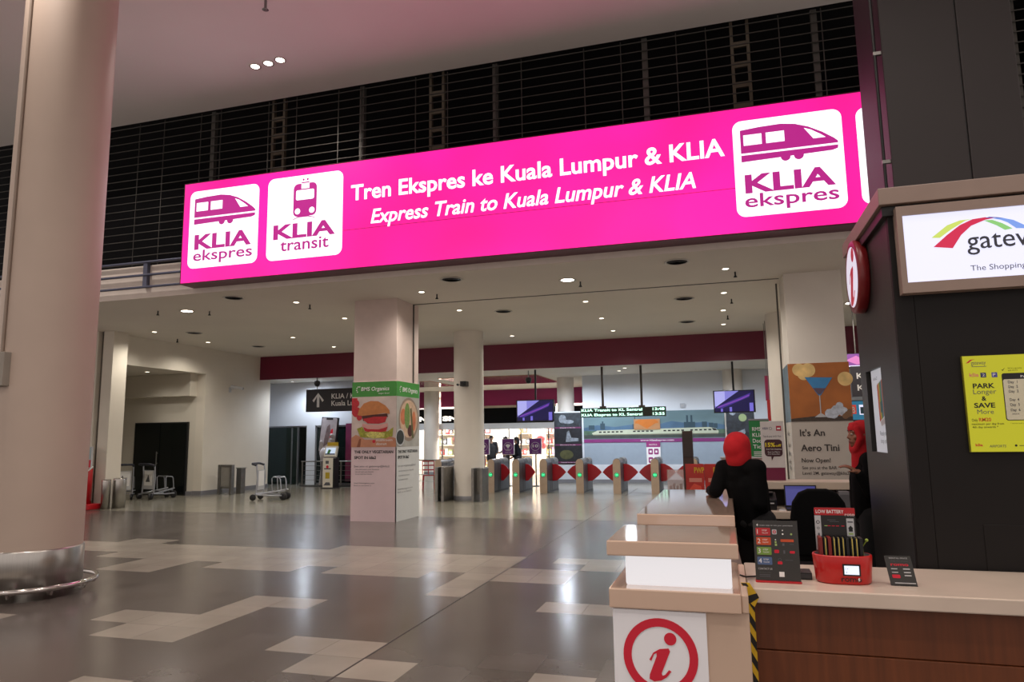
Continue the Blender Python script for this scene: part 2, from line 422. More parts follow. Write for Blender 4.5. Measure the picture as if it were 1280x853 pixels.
# ---- mural wall, side pieces, shop facade
mb = MB()
mb.box(-4.7, 0.05, 24.3, 24.5, 0, 3.7, cool_wall); mb.box(0.55, 5, 24.3, 24.5, 0, 3.7, cool_wall); mb.box(-0.1, 0.7, 24.75, 24.9, 0, 3.7, cool_wall)
mb.box(-4.7, -4.5, 24.5, 30, 0, 3.7, cool_wall); mb.box(-5.75, -4.7, 24.3, 24.5, 0, 2.45, cool_wall)
mb.struct('wall_back')
mb = MB(); mb.box(-4.68, 0.0, 24.275, 24.3, 0.62, 1.36, mat('blue_grey_wall_panel', '#8f9ba8', .5, noise=.03)); mb.struct('trim_3')
mb = MB(); mb.box(-5.75, 5, 24.27, 24.3, 0.0, 0.62, mat('white_skirting_panel', '#c9ccd2', 0.35)); mb.box(-5.75, 5, 24.25, 24.3, 0, 0.12, midgrey); mb.struct('baseboard_back')
mb = MB(); mb.box(5.0, 5.2, 14, 24.5, 0, 4.4, white_wall); mb.box(-20, -19.8, 22.8, 35, 0, 3.7, cool_wall); mb.struct('wall_right')
shop_w = mat('shop_white_wall', '#f0ece6', 0.6, noise=0.02)
mb = MB()
mb.box(-20, -12.5, 29.9, 30.1, 2.95, 3.68, magenta_b); mb.box(-12.32, -7.0, 29.9, 30.1, 2.98, 3.68, magenta_b)
mb.box(-10.75, -10.32, 29.85, 30.1, 0, 3.0, magenta_b)
mb.box(-7.0, -4.5, 29.9, 30.1, 3.0, 3.68, magenta_b); mb.box(-6.4, -4.5, 29.9, 30.1, 0, 2.9, matt_black)
mb.struct('wall_shopfront')
mb = MB(); mb.box(-16, -4.5, 34.0, 34.2, 0, 3.7, shop_w); mb.box(-4.6, -4.5, 30, 34, 0, 3.68, shop_w); mb.struct('wall_shop_back')
d = MB()
d.box(-10.32, -6.95, 29.88, 30.08, 1.93, 2.2, cool_wall); d.box(-10.32, -7.0, 29.95, 30.05, 2.2, 2.98, matt_black)
for x in (-10.3, -9.15, -8.6, -7.35): d.box(x, x + 0.05, 29.95, 30.02, 0, 1.93, dkgrey)
d.box(-10.32, -6.95, 29.9, 29.95, 2.88, 2.98, mat('cream_sill', '#b8ad98', 0.6))
w2 = d.struct('window_2')
l = MB(); l.box(-10.25, -7.0, 29.98, 29.99, 0.02, 1.93, glass_clear); l.build('window_pane', w2)
d = MB(); d.box(-14.2, -13.0, 29.95, 30.05, 2.25, 2.9, matt_black); d.box(-12.32, -10.75, 29.95, 30.05, 2.25, 2.9, matt_black)
d.box(-14.2, -10.75, 29.9, 30.05, 1.95, 2.25, cool_wall)
for x in (-13.1, -12.3, -11.6): d.box(x, x + 0.05, 29.95, 30.02, 0, 1.95, dkgrey)
w3 = d.struct('window_3')
l = MB(); l.box(-14.2, -10.75, 29.98, 29.99, 0.02, 1.95, glass_clear); l.build('window_pane', w3)

# ---- vertical shutter tracks and ceiling slot beside the pillars
mb = MB()
mb.box(-6.178, -6.16, 13.46, 13.5, 2.735, 4.4, mat('shutter_track_grey', '#57524c', 0.5, 0.4)); mb.box(1.05, 1.08, 13.95, 13.98, 0, 4.4, MATS['shutter_track_grey'])
mb.box(-6.16, 1.08, 13.47, 13.5, 4.39, 4.4, MATS['shutter_track_grey']); mb.struct('trim_2')

# ================================================================== BIG THINGS
# ---- round column, left foreground
RC = thing('round_column', 'big round off-white column with a steel base, at the left edge of the photo', 'column', (-7.25, 6.05, 0))
mb = MB(); mb.lathe([(0.47, 0.5), (0.47, 8.12)], (0, 0, 0), mat('column_blush_paint', '#b9a698', 0.5, noise=0.04, scale=1.5), 64); mb.build('shaft', RC)
mb = MB(); mb.lathe([(0.0, 0.0), (0.485, 0.0), (0.485, 0.485), (0.478, 0.5), (0.3, 0.5)], (0, 0, 0), steel, 64); mb.build('steel_base', RC)
mb = MB(); mb.tube([(0.62 * math.cos(2 * PI * k / 64), 0.62 * math.sin(2 * PI * k / 64), 0.13) for k in range(64)], 0.025, chrome, 12, True)
for k in range(10):
    t = 2 * PI * k / 10 + 0.25; c, s_ = math.cos(t), math.sin(t)
    mb.tube([(0.48 * c, 0.48 * s_, 0.07), (0.6 * c, 0.6 * s_, 0.07), (0.62 * c, 0.62 * s_, 0.13)], 0.014, chrome, 8)
mb.build('guard_ring', RC)
ta = math.radians(-152); dx, dy = math.cos(ta) * 0.49, math.sin(ta) * 0.49
dxy = Vector((-0.45, -0.17, 0)); dn = Vector((-0.10, -0.995, 0)).normalized()
mb = MB(); mb.tube([dn * 0.485 + Vector((0, 0, 2.55)), dn * 0.485 + Vector((0, 0, 8.1))], 0.016, mat('conduit_brown', '#8d7d70', 0.5)); mb.build('conduit', RC)
mb = MB(); mb.T = Matrix.Rotation(math.atan2(dn.y, dn.x), 4, 'Z'); mb.box(0.44, 0.53, -0.11, 0.11, 2.2, 2.56, mat('junction_box_grey', '#8e867b', 0.5)); mb.build('junction_box', RC, 0.006)

# ---- the pink station sign
SY = 10.6; SX0, SX1, SZ0, SZ1 = -9.625, 3.9, 4.505, 6.46
SG = thing('station_sign', 'long lit magenta fascia sign naming the express train to Kuala Lumpur and KLIA', 'sign', ((SX0 + SX1) / 2, SY + 0.2, SZ0), world=True)
mb = MB(); mb.box(SX0, SX1, SY + 0.01, 10.98, SZ0, SZ1, mat('sign_cabinet_maroon', '#5a1634', 0.35, 0.2)); mb.build('cabinet', SG, world=True)
mb = MB(); P = Pan(mb, (0, SY + 0.009, 0), eps=0.003)
P.rect(SX0 + 0.02, SZ0 + 0.02, SX1 - 0.02, SZ1 - 0.02, pink, 0)
P.rect(-6.2, 5.205, 0.34, 5.213, mat('sign_seam', '#a01070', 0.5), 1); P.rect(-2.9, SZ0 + .02, -2.894, SZ1 - .02, pink, 0.5)
mb.build('face_sheet', SG, world=True)
mb = MB(); P = Pan(mb, (0, SY + 0.004, 0), eps=0.003)
P.text('Tren Ekspres ke Kuala Lumpur & KLIA', -6.06, 5.735, 0.275, pink_w, 0.21, 1, bold=0.022); mb.build('lettering', SG, world=True)
mb = MB(); P = Pan(mb, (0, SY + 0.004, 0), eps=0.003)
P.text('Express Train to Kuala Lumpur & KLIA', -5.67, 5.285, 0.25, pink_w, -0.23, 1, bold=0.018, shear=0.22)
mb.build('lettering', SG, world=True)
def card(kind, x0, x1, z0, z1):
    mb = MB(); P = Pan(mb, (x0, SY + 0.004, z0), eps=0.003); w = x1 - x0; hh = z1 - z0
    P.rrect(0, 0, w, hh, 0.13, pink_w, 0)
    S = lambda pts: [(u * w, v * hh) for u, v in pts]
    if kind == 'ekspres':
        P.poly(S([(.07, .655), (.07, .90), (.25, .915), (.45, .92), (.58, .90), (.70, .855), (.82, .785), (.92, .71), (.955, .675), (.955, .655)]), pink_t, 1)
        P.poly(S([(.07, .635), (.955, .635), (.95, .60), (.90, .585), (.07, .565)]), pink_t, 1)
        for u0, u1 in ((.10, .27), (.31, .48)): P.rect(u0 * w, .735 * hh, u1 * w, .845 * hh, pink_w, 2)
        P.poly(S([(.66, .845), (.72, .82), (.80, .765), (.85, .725), (.74, .725)]), pink_w, 2)
        for u in (.48, .60): P.disc(u * w, .575 * hh, .045 * w, pink_t, 1.5, n=20)
        P.text('KLIA', .09 * w, .245 * hh, .185 * hh, pink_t, .91 * w, 1, bold=0.035)
        P.text('ekspres', .08 * w, .095 * hh, .135 * hh, pink_t, .93 * w, 1, bold=0.014)
    else:
        P.rrect(.35 * w, .50 * hh, .66 * w, .90 * hh, .06 * w, pink_t, 1)
        P.rrect(.385 * w, .70 * hh, .625 * w, .82 * hh, .02 * w, pink_w, 2)
        P.rect(.455 * w, .835 * hh, .56 * w, .90 * hh, pink_w, 2)
        P.rect(.455 * w, .90 * hh, .56 * w, .915 * hh, pink_t, 2)
        for u in (.41, .60): P.disc(u * w, .565 * hh, .036 * w, pink_w, 2, n=20)
        for u in (.48, .535): P.disc(u * w, .945 * hh, .014 * w, pink_t, 1, n=12)
        P.poly(S([(.35, .465), (.42, .49), (.55, .49), (.64, .47), (.64, .478), (.55, .502), (.42, .502), (.35, .475)]), pink_t, 1)
        P.text('KLIA', .09 * w, .255 * hh, .17 * hh, pink_t, .91 * w, 1, bold=0.035)
        P.text('transit', .19 * w, .105 * hh, .14 * hh, pink_t, .83 * w, 1, bold=0.014)
    mb.build('logo_card', SG, world=True)
card('ekspres', -9.465, -7.945, 4.785, 6.275); card('transit', -7.755, -6.22, 4.785, 6.315)
card('ekspres', 0.335, 1.835, 4.755, 6.235); card('transit', 2.02, 3.52, 4.77, 6.2)

# ---- open rolling grille above the sign
GR = thing('rolling_grille', 'dark open-rod rolling grille filling the wall above the magenta sign', 'grille', (-8, 11.09, 5.05), world=True)
rod = mat('grille_rod_steel', '#4d4b48', 0.5, 0.8, noise=0.15, scale=2)
mb = MB()
for k in range(19): mb.cyl((-24, 11.08, 5.13 + 0.162 * k), (6, 11.08, 5.13 + 0.162 * k), 0.011, rod, 8)
x = -23.6; k = 0
while x < 6:
    mb.box(x, x + 0.014, 11.07, 11.09, 5.06, 8.1, rod); x += (0.62, 0.9, 0.47, 1.1)[k % 4]; k += 1
mb.build('curtain', GR, world=True)
for x in (-21.6, -17.2, -13.2, -9.5, -6.2, -3.6, -1.0, 1.6, 4.2):
    mb = MB(); mb.box(x, x + 0.09, 11.11, 11.2, 5.06, 8.12, mat('guide_post_grey', '#55534f', 0.5, 0.6)); mb.build('guide_post', GR, world=True)
for x in (-8.6, -5.1, 0.42):                         # lattice masts standing in the dark room behind
    mb = MB(); mt = mat('mast_tan', '#5c5144', 0.6, 0.3)
    for dx_ in (0, 0.26): mb.box(x + dx_, x + dx_ + 0.05, 11.8, 11.88, 5.1, 8.55, mt)
    for j in range(9): mb.box(x + 0.03, x + 0.3, 11.81, 11.86, 5.2 + 0.36 * j, 5.3 + 0.36 * j, mt)
    mb.top('lattice_mast', {-8.6: 'tan ladder-like mast in the dark behind the grille, left one', -5.1: 'tan ladder-like mast behind the grille over the sign lettering', 0.42: 'tan ladder-like mast behind the grille, right one by the dark pillar'}[x], 'mast', None, (x + 0.15, 11.84, 5.1))

# ---- pipe rail on the slab edge, left of the sign
RL = thing('pipe_rail', 'blue-grey three-bar pipe rail fixed to the slab edge left of the magenta sign', 'railing', (-11, 10.9, 4.6), world=True)
rail_m = mat('blue_grey_pipe', '#5c5f72', 0.4, 0.5)
for z in (5.1, 4.84, 4.6):
    mb = MB(); pts = [(-9.7, 10.9, z), (-12.0 if z < 4.7 else -14.5, 10.9, z)]
    if z < 4.7: pts += [(-12.06, 10.9, z - 0.02), (-12.1, 10.93, z - 0.03), (-12.1, 10.98, z - 0.03)]
    mb.tube(pts, 0.025, rail_m, 10); mb.build('bar', RL, world=True)
for x in (-10.78, -13.4):
    mb = MB(); mb.box(x, x + 0.1, 10.9, 10.98, 4.62, 5.12, rail_m); mb.build('post', RL, 0.005, world=True)

# ---- dark square pillar behind the kiosk
pil_dark = mat('dark_brown_cladding', '#231b1b', 0.5, noise=0.08, scale=1.5)
DP = thing('square_pillar', 'dark brown clad square pillar rising behind the black kiosk', 'pillar', (2.0, 7.0, 0))
mb = MB(); mb.box(-0.51, 0.075, -0.5, 0.5, 0, 8.12, pil_dark); mb.box(0.083, 0.49, -0.5, 0.5, 0, 8.12, pil_dark); mb.box(-0.48, 0.47, -0.485, 0.47, 0, 8.12, black); mb.build('cladding', DP, 0.01)
mb = MB(); mb.tube([(-0.56, -0.46, 0), (-0.56, -0.46, 8.12)], 0.014, black, 8)
for z in (3.9, 4.9, 6): mb.box(-0.575, -0.5, -0.475, -0.445, z, z + 0.03, steel_d)
mb.build('cable', DP)

# ---- square pillar wrapped with the burger advertisement
VP = thing('square_pillar', 'square pillar wrapped in a white burger poster with a green header', 'pillar', (-6.655, 13.2, 0), world=True)
mb = MB(); mb.box(-7.13, -6.18, 12.71, 13.75, 0, 4.4, mat('pillar_pink_lit_paint', '#cdbab2', 0.6, noise=0.03)); mb.build('shaft', VP, world=True)  # pink light on the upper front is mixed into the shaft colour
pan_w = mat('poster_pink_lit_white', '#e2cbce', 0.5, noise=0.02); green_h = mat('poster_green', '#3f8a37', 0.5, noise=0.05)  # front poster white carries a painted tint of the pink light falling there
bun = mat('print_bun', '#c07a45', 0.6, noise=0.1, scale=14); tomato = mat('print_tomato', '#b8202a', 0.5, noise=0.15, scale=20)
patty = mat('print_patty', '#4d1d16', 0.6, noise=0.2, scale=25); ham = mat('print_ham', '#d59a93', 0.6); lett = mat('print_lettuce', '#9a9a34', 0.6, noise=0.3, scale=30)
hand_p = mat('print_hand', '#c18465', 0.6, noise=0.08, scale=9); photo_bg = mat('print_pale_photo', '#cdbcb4', 0.6, noise=0.12, scale=4)
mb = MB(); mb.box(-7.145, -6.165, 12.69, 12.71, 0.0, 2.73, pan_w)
P = Pan(mb, (-7.145, 12.69, 0), eps=0.002); w = 0.98
P.rect(0, 2.43, w, 2.73, green_h)
P.text('BMS Organics', 0.2, 2.55, 0.075, white_p, 0.82, 2, 0.012, 0.15); P.text('vegan food', 0.58, 2.48, 0.025, white_p, 0.82, 2)
for k in range(5):
    t = math.radians(70 + 40 * k); P.disc(0.15 + 0.05 * math.cos(t), 2.575 + 0.06 * math.sin(t), 0.013, white_p, 2, n=10)
P.rect(0, 1.435, w, 2.43, photo_bg)
P.rect(0, 2.1, .12, 2.41, tomato, 2); P.disc(0.085, 2.3, 0.08, tomato, 2); P.disc(0.105, 2.13, 0.10, tomato, 2); P.disc(0.17, 2.02, 0.06, tomato, 2)
P.disc(0.12, 1.85, .11, photo_bg, 2.5)
P.poly([(.13, 2.07), (.16, 2.18), (.27, 2.30), (.42, 2.345), (.58, 2.335), (.74, 2.25), (.83, 2.15), (.84, 2.08), (.7, 2.1), (.45, 2.06), (.25, 2.05)], bun, 3)
P.poly([(.22, 2.05), (.45, 2.07), (.78, 2.09), (.80, 2.02), (.26, 1.95)], patty, 3.2)
P.poly([(.24, 1.99), (.5, 2.03), (.78, 2.03), (.74, 1.92), (.6, 1.89), (.36, 1.9)], tomato, 3.5)
P.poly([(.24, 1.9), (.36, 1.88), (.6, 1.87), (.8, 1.9), (.8, 1.83), (.6, 1.78), (.36, 1.79), (.24, 1.84)], ham, 3.6)
P.poly([(.26, 1.83), (.5, 1.79), (.8, 1.84), (.76, 1.74), (.5, 1.71), (.3, 1.75)], tomato, 3.4)
P.poly([(.12, 1.8), (.24, 1.84), (.3, 1.74), (.8, 1.74), (.92, 1.82), (.9, 1.64), (.75, 1.60), (.2, 1.63)], lett, 3.3)
P.poly([(.3, 1.7), (.42, 1.74), (.6, 1.73), (.74, 1.7), (.72, 1.63), (.5, 1.6), (.38, 1.63)], mat('print_frill', '#c9c26a', 0.6, noise=0.4, scale=40), 3.7)
P.poly([(0, 1.435), (0, 1.62), (.1, 1.68), (.2, 1.64), (.3, 1.58), (.7, 1.58), (.85, 1.64), (.98, 1.6), (.98, 1.435)], hand_p, 3.8)
P.poly([(.12, 1.435), (.18, 1.6), (.22, 1.6), (.2, 1.435)], mat('print_hand_shadow', '#8d5238', 0.6), 3.9); P.disc(.5, 1.545, .035, red_p, 4, .03)
P.text('mushroom', 0.55, 1.55, 0.045, white_p, 0.9, 4.2); P.text('donut', 0.55, 1.475, 0.05, white_p, 0.78, 4.2)
P.text('THE ONLY VEGETARIAN', 0.07, 1.315, 0.055, black_p, 0.92, 2, 0.03); P.text('SPOT IN klia2', 0.07, 1.205, 0.055, black_p, 0.55, 2, 0.03)
P.text('See you at gateway@klia2', 0.07, 1.045, 0.035, grey_p, 0.84, 2)
for z, e in ((0.99, .62), (.945, .5), (.9, .46)): P.text('mix and match your favourite', 0.1, z, 0.025, grey_p, e, 2)
P.text('www.bmsorganics.com', 0.07, 0.725, 0.026, grey_p, 0.52, 2); P.text('find us on level 2', 0.07, 0.68, 0.022, grey_p, 0.45, 2)
mb.build('front_poster', VP, world=True)
mb = MB(); mb.box(-6.18, -6.165, 12.69, 13.77, 0.0, 2.73, mat('poster_cool_white', '#c8c8c6', 0.5, noise=0.02))
P = Pan(mb, (-6.165, 12.69, 0), (0, 1, 0), (0, 0, 1), 0.002); w = 1.08
P.rect(0, 2.43, w, 2.73, green_h); P.text('BMS Organics', 0.26, 2.53, 0.09, white_p, 0.98, 2, 0.01, 0.15)
for k in range(5):
    t = math.radians(70 + 40 * k); P.disc(0.19 + 0.05 * math.cos(t), 2.57 + 0.06 * math.sin(t), 0.013, white_p, 2, n=10)
P.rect(0, 1.435, w, 2.43, mat('print_grey_table', '#a5a29b', 0.6, noise=0.12, scale=4))
P.disc(.56, 1.98, .47, mat('print_bowl', '#8d7a6c', 0.6, noise=0.1), 2, .44); P.disc(.56, 1.99, .42, mat('print_broth', '#c7a78c', 0.6, noise=0.15, scale=9), 2.5, .38)
P.disc(.30, 2.03, .13, mat('print_carrot', '#c4714a', 0.6, noise=0.2), 3, .16); P.disc(.48, 2.05, .13, mat('print_greens', '#6f8a45', 0.6, noise=0.3, scale=20), 3.2, .26)
P.poly([(.62, 2.2), (.68, 2.22), (.8, 1.6), (.7, 1.6)], mat('print_leek', '#5a5a30', 0.6, noise=0.3), 3.4); P.disc(.8, 1.95, .09, MATS['print_carrot'], 3.3, .2); P.disc(.62, 1.75, .12, patty, 3.1, .12)
P.disc(.16, 1.62, .2, ltgrey, 3.5, .17); P.disc(.16, 1.62, .17, mat('print_soy', '#2a2a24', 0.5), 3.7, .14)
P.text('THE ONLY VEGETARIAN', 0.07, 1.315, 0.055, black_p, 0.98, 2, 0.03); P.text('SPOT IN klia2', 0.07, 1.205, 0.055, black_p, 0.58, 2, 0.03)
P.text('See you at gateway@klia2', 0.07, 1.045, 0.035, grey_p, 0.9, 2)
for z, e in ((0.95, .8), (.86, .6), (.78, .52)): P.text('mix and match your favourite', 0.1, z, 0.03, grey_p, e, 2)
P.text('www.bmsorganics.com', 0.07, 0.6, 0.03, grey_p, 0.75, 2); P.text('find us on level 2', 0.07, 0.54, 0.03, grey_p, 0.7, 2)
mb.build('side_poster', VP, world=True)

# ---- square pillar with the cocktail-bar poster
BP = thing('square_pillar', 'square white pillar carrying the orange cocktail poster, behind the back counter', 'pillar', (1.6, 13.6, 0), world=True)
mb = MB(); mb.box(1.13, 2.06, 13.12, 14.2, 0, 4.4, col_white); mb.build('shaft', BP, world=True)
mb = MB(); mb.box(1.1, 2.075, 13.1, 13.12, 0.0, 2.79, mat('poster_warm_white', '#b9b0a6', 0.5, noise=0.02))
P = Pan(mb, (0, 13.1, 0), eps=0.002)
amber = mat('print_amber', '#a8622b', 0.6, noise=0.18, scale=2.5)
P.rect(1.1, 1.79, 2.075, 2.79, amber)
for cx, cz, r in ((1.28, 2.7, .11), (1.42, 2.72, .12), (1.35, 2.6, .1), (2.0, 2.5, .12)): P.disc(cx, min(cz, 2.79 - r), r, mat('print_bokeh', '#e0bd7c', 0.6, noise=0.2), 2)
blu = mat('print_blue_drink', '#3a7fb4', 0.5, noise=0.08)
P.poly([(1.36, 2.55), (1.80, 2.53), (1.6, 2.23), (1.56, 2.23)], blu, 3); P.poly([(1.48, 2.36), (1.68, 2.35), (1.6, 2.25), (1.56, 2.25)], mat('print_cherry', '#5b4a5c', 0.5), 3.5)
P.rect(1.572, 1.9, 1.588, 2.23, ltgrey, 3); P.poly([(1.48, 1.86), (1.68, 1.86), (1.6, 1.92), (1.56, 1.92)], ltgrey, 3)
P.poly([(1.1, 1.79), (2.075, 1.79), (2.075, 1.86), (1.6, 1.89), (1.1, 1.84)], mat('print_bar_top', '#40352d', 0.5, noise=0.3, scale=20), 2.5)
ice = mat('print_ice', '#b9c0cc', 0.5, noise=0.25, scale=18)
for cx, cz, r in ((1.72, 1.92, .08), (1.83, 1.97, .09), (1.93, 1.95, .08), (1.88, 2.05, .06), (1.78, 1.9, .07)): P.disc(cx, cz, r, ice, 3.2, n=9)
for cx, cz, r in ((2.0, 1.9, .055), (2.03, 1.95, .04), (1.96, 1.87, .05)): P.disc(cx, cz, r, mat('print_nuts', '#7d5c40', 0.6), 3.4, n=9)
dkp = mat('poster_dark_lettering', '#3c3633', 0.6)
P.text("It's An", 1.225, 1.545, 0.11, dkp, 1.62, 2, 0.02); P.text('Aero Tini', 1.225, 1.29, 0.11, dkp, 1.83, 2, 0.02)
P.text('Now Open!', 1.225, 1.1, 0.07, dkp, 1.68, 2, 0.014); P.text('See you at the BAR', 1.225, 0.985, 0.05, dkp, 1.77, 2, 0.006)
P.text('Level 2M, gateway@klia2', 1.225, 0.895, 0.05, dkp, 1.95, 2, 0.006)
mb.build('front_poster', BP, world=True)
mb = MB(); mb.box(1.1, 1.13, 13.12, 14.2, 0, 2.79, MATS['poster_warm_white'])
P = Pan(mb, (1.1, 14.2, 0), (0, -1, 0), (0, 0, 1), 0.002); P.rect(0, 1.79, 1.08, 2.79, mat('print_blue_grey', '#5f707c', 0.6, noise=0.25, scale=3))
for z in (1.55, 1.35, 1.2, 1.05, .95): P.text('Now Open', 0.2, z, 0.08, dkp, 0.7, 2)
mb.build('side_poster', BP, world=True)

# ---- round white columns
def round_col(x, y, r, z1, label):
    t = thing('round_column', label, 'column', (x, y, 0))
    mb = MB(); mb.lathe([(r, 0), (r, z1)], (0, 0, 0), col_white, 40); mb.build('shaft', t)
    mb = MB(); mb.lathe([(r + 0.012, 0), (r + 0.012, 0.1), (r, 0.11)], (0, 0, 0), midgrey, 40); mb.build('skirting', t)
    return t
c2 = round_col(-6.47, 17.65, 0.395, 4.4, 'plain round white column standing just in front of the ticket gates')
round_col(1.47, 17.65, 0.42, 4.4, 'round white column directly behind the cocktail-poster pillar')
round_col(-5.42, 24.85, 0.30, 3.7, 'round white column rising behind the dark photo panel')
round_col(0.31, 24.2, 0.31, 3.7, 'round white column right of the far end of the train mural')
round_col(-12.64, 29.6, 0.34, 3.7, 'distant round white column between the two left shop windows')

# ================================================================== TICKET GATES
gate_f = mat('gate_bronze_steel', '#b39d88', 0.4, 0.3, noise=0.06); gate_s = mat('gate_side_grey', '#5d5d60', 0.42, 0.5, noise=0.06); gate_t = mat('gate_top_grey', '#7b7975', 0.35, 0.6)
flap_m = mat('gate_flap_red', '#a01420', 0.3, noise=0.06); green_lit = lit('green_arrow_lamp', '#4dffa0', 1.6)
def make_gate(loc, label, left, right):
    t = thing('ticket_gate', label, 'ticket gate', loc, 0, 'ticket gates')
    prof = [(-0.105, 0), (0.105, 0), (0.105, 0.84)] + [(0.105 * math.cos(a_), 0.84 + 0.115 * math.sin(a_)) for a_ in [PI * k / 12 for k in range(1, 12)]] + [(-0.105, 0.84)]
    mb = MB(); mb.prism([(x * 0.97, z * .995) for x, z in prof], (0, 0.02, 0), (1, 0, 0), (0, 0, 1), 1.46, gate_s)
    for y in (0.42, 0.62): mb.box(-0.105, 0.105, y, y + 0.02, 0.05, 0.85, black)
    mb.box(-0.11, 0.11, 0.04, 1.46, 0, 0.05, dkgrey); mb.build('cabinet', t)
    mb = MB(); mb.prism(prof, (0, 0, 0), (1, 0, 0), (0, 0, 1), 0.03, gate_f); mb.prism([(x * 1.03, z * 1.005) for x, z in prof], (0, 0.03, 0), (1, 0, 0), (0, 0, 1), 0.02, black)
    mb.build('front_plate', t)
    mb = MB()
    mb.prism([(0.109 * math.cos(a_), 0.845 + 0.118 * math.sin(a_)) for a_ in [PI * k / 12 for k in range(13)]], (0, 0.05, 0), (1, 0, 0), (0, 0, 1), 0.5, gate_t)
    mb.build('front_cover', t); mb = MB()
    mb.prism([(0.109 * math.cos(a_), 0.845 + 0.118 * math.sin(a_)) for a_ in [PI * k / 12 for k in range(13)]], (0, 0.95, 0), (1, 0, 0), (0, 0, 1), 0.52, gate_t)
    mb.build('rear_cover', t)
    mb = MB(); P = Pan(mb, (0, 0.0, 0.515)); mb.lathe([(0.0, -0.012), (0.062, -0.012), (0.066, -0.004), (0.066, 0.0)], (0, 0, 0.515), black, 24, 'y')
    P = Pan(mb, (0, -0.012, 0.515), eps=0.002); P.ring(0, 0, 0.043, 0.052, green_lit)
    P.poly([(-0.034, 0), (0.0, 0.034), (0.0, 0.012), (0.034, 0.012), (0.034, -0.012), (0.0, -0.012), (0.0, -0.034)], green_lit, 1)
    mb.build('arrow_light', t)
    for sgn, ln in ((1, right), (-1, left)):
        if not ln: continue
        pts = [(0.10, 0.30), (0.10, 0.795), (0.10 + ln * .3, 0.785), (0.10 + ln * .6, 0.72), (0.10 + ln * .85, 0.63), (0.10 + ln, 0.555), (0.10 + ln * .8, 0.47), (0.10 + ln * .55, 0.38), (0.10 + ln * .3, 0.31)]
        mb = MB(); mb.prism([(sgn * x, z) for x, z in pts], (0, 0.70, 0), (1, 0, 0), (0, 0, 1), 0.03, flap_m); mb.build('flap', t, 0.006)
    return t
make_gate((-8.25, 19.8, 0), 'ticket gate at the left end of the row, left of the round white column', 0, 0)
make_gate((-6.6, 19.8, 0), 'ticket gate peeking out just right of the round white column', 0.25, 0.28)
make_gate((-5.84, 19.8, 0), 'ticket gate with a half-closed red flap, second right of the round white column', 0, 0.3)
make_gate((-5.02, 19.8, 0), 'ticket gate in front of the dark photo panel with one red flap', 0, 0.41)
make_gate((-3.97, 19.8, 0), 'two-flap ticket gate below the left part of the train mural', 0.41, 0.41)
make_gate((-2.93, 19.8, 0), 'two-flap ticket gate in the middle, below the departures board', 0.41, 0.41)
make_gate((-1.89, 19.8, 0), 'two-flap ticket gate just left of the dark brown post', 0.41, 0.41)
make_gate((-0.86, 19.8, 0), 'ticket gate half hidden behind the red banner boards', 0.41, 0.41)
make_gate((0.17, 19.8, 0), 'ticket gate mostly hidden behind the woman leaning on the counter', 0.41, 0)

# ---- steel guard frames
def guard(loc, w, h_, d, label, rot=0):
    t = thing('guard_frame', label, 'guard rail', loc, rot)
    mb = MB()
    for x in (-w / 2, w / 2): mb.box(x - 0.035, x + 0.035, -d / 2, d / 2, 0, h_, steel_d)
    mb.box(-w / 2, w / 2, -0.03, 0.03, h_ - 0.06, h_, steel_d); mb.box(-w / 2, w / 2, -0.03, 0.03, 0.18, 0.24, steel_d); mb.build('frame', t, 0.006)
    mb = MB(); mb.box(-w / 2 + .035, w / 2 - .035, -0.012, 0.012, 0.24, h_ - 0.06, mat('smoked_panel', '#8f8b84', 0.3, 0.3)); mb.build('panel', t)
    return t
guard((-6.98, 17.2, 0), 0.16, 0.86, 0.7, 'stainless guard frame against the left side of the round white column')
guard((-6.0, 17.15, 0), 0.22, 0.83, 0.5, 'stainless guard frame against the right side of the round white column')
guard((-14.45, 18.2, 0), 0.42, 0.88, 0.14, 'stainless guard frame by the white wall corner, right of the lobby door')
mb = MB(); mb.box(-14.36, -14.18, 18.55, 18.75, 0, 0.75, steel_d); mb.box(-14.38, -14.16, 18.53, 18.77, 0.75, 0.78, steel); mb.top('bollard_box', 'slim stainless box standing behind the guard frame at the wall corner', 'bollard', None, (-14.27, 18.65, 0), 0.008)

# ================================================================== HANGING SIGNS AND SCREENS
sg_dark = mat('sign_charcoal', '#37343a', 0.45, noise=0.04)
def dir_sign(x0, x1, y, z0, z1, label, hang):
    t = thing('direction_sign', label, 'sign', ((x0 + x1) / 2, y, z0), world=True)
    mb = MB(); mb.box(x0, x1, y, y + 0.1, z0, z1, sg_dark); mb.build('panel', t, 0.005, world=True)
    mb = MB(); P = Pan(mb, (x0, y, z0), eps=0.003); hh = z1 - z0
    a = 0.3 * hh; cx = 0.48
    P.poly([(cx, hh * .83), (cx + a * .95, hh * .5), (cx + a * .7, hh * .42), (cx + .05, hh * .66), (cx + .05, hh * .2), (cx - .05, hh * .2), (cx - .05, hh * .66), (cx - a * .7, hh * .42), (cx - a * .95, hh * .5)], white_p, 1)
    mb.build('arrow', t, world=True); mb = MB(); P = Pan(mb, (x0, y, z0), eps=0.003)
    P.text('KLIA / KL Sentral', 1.0, hh * .56, .17, white_p, 2.75, 1, 0.015); P.text('Kuala Lumpur', 1.0, hh * .25, .17, white_p, 2.4, 1, 0.015)
    mb.build('lettering', t, world=True)
    for x in (x0 + 0.4, x1 - 0.4):
        mb = MB(); mb.cyl((x, y + 0.05, z1), (x, y + 0.05, hang), 0.018, steel_d); mb.build('hanger', t, world=True)
    return t
dir_sign(-13.9, -10.8, 21.5, 2.545, 3.33, 'dark hanging direction sign with an up arrow, left of the burger pillar', 3.68)
t = thing('direction_sign', 'dark hanging direction sign at the right, partly hidden by the black kiosk', 'sign', (4.0, 17.0, 2.37), world=True)
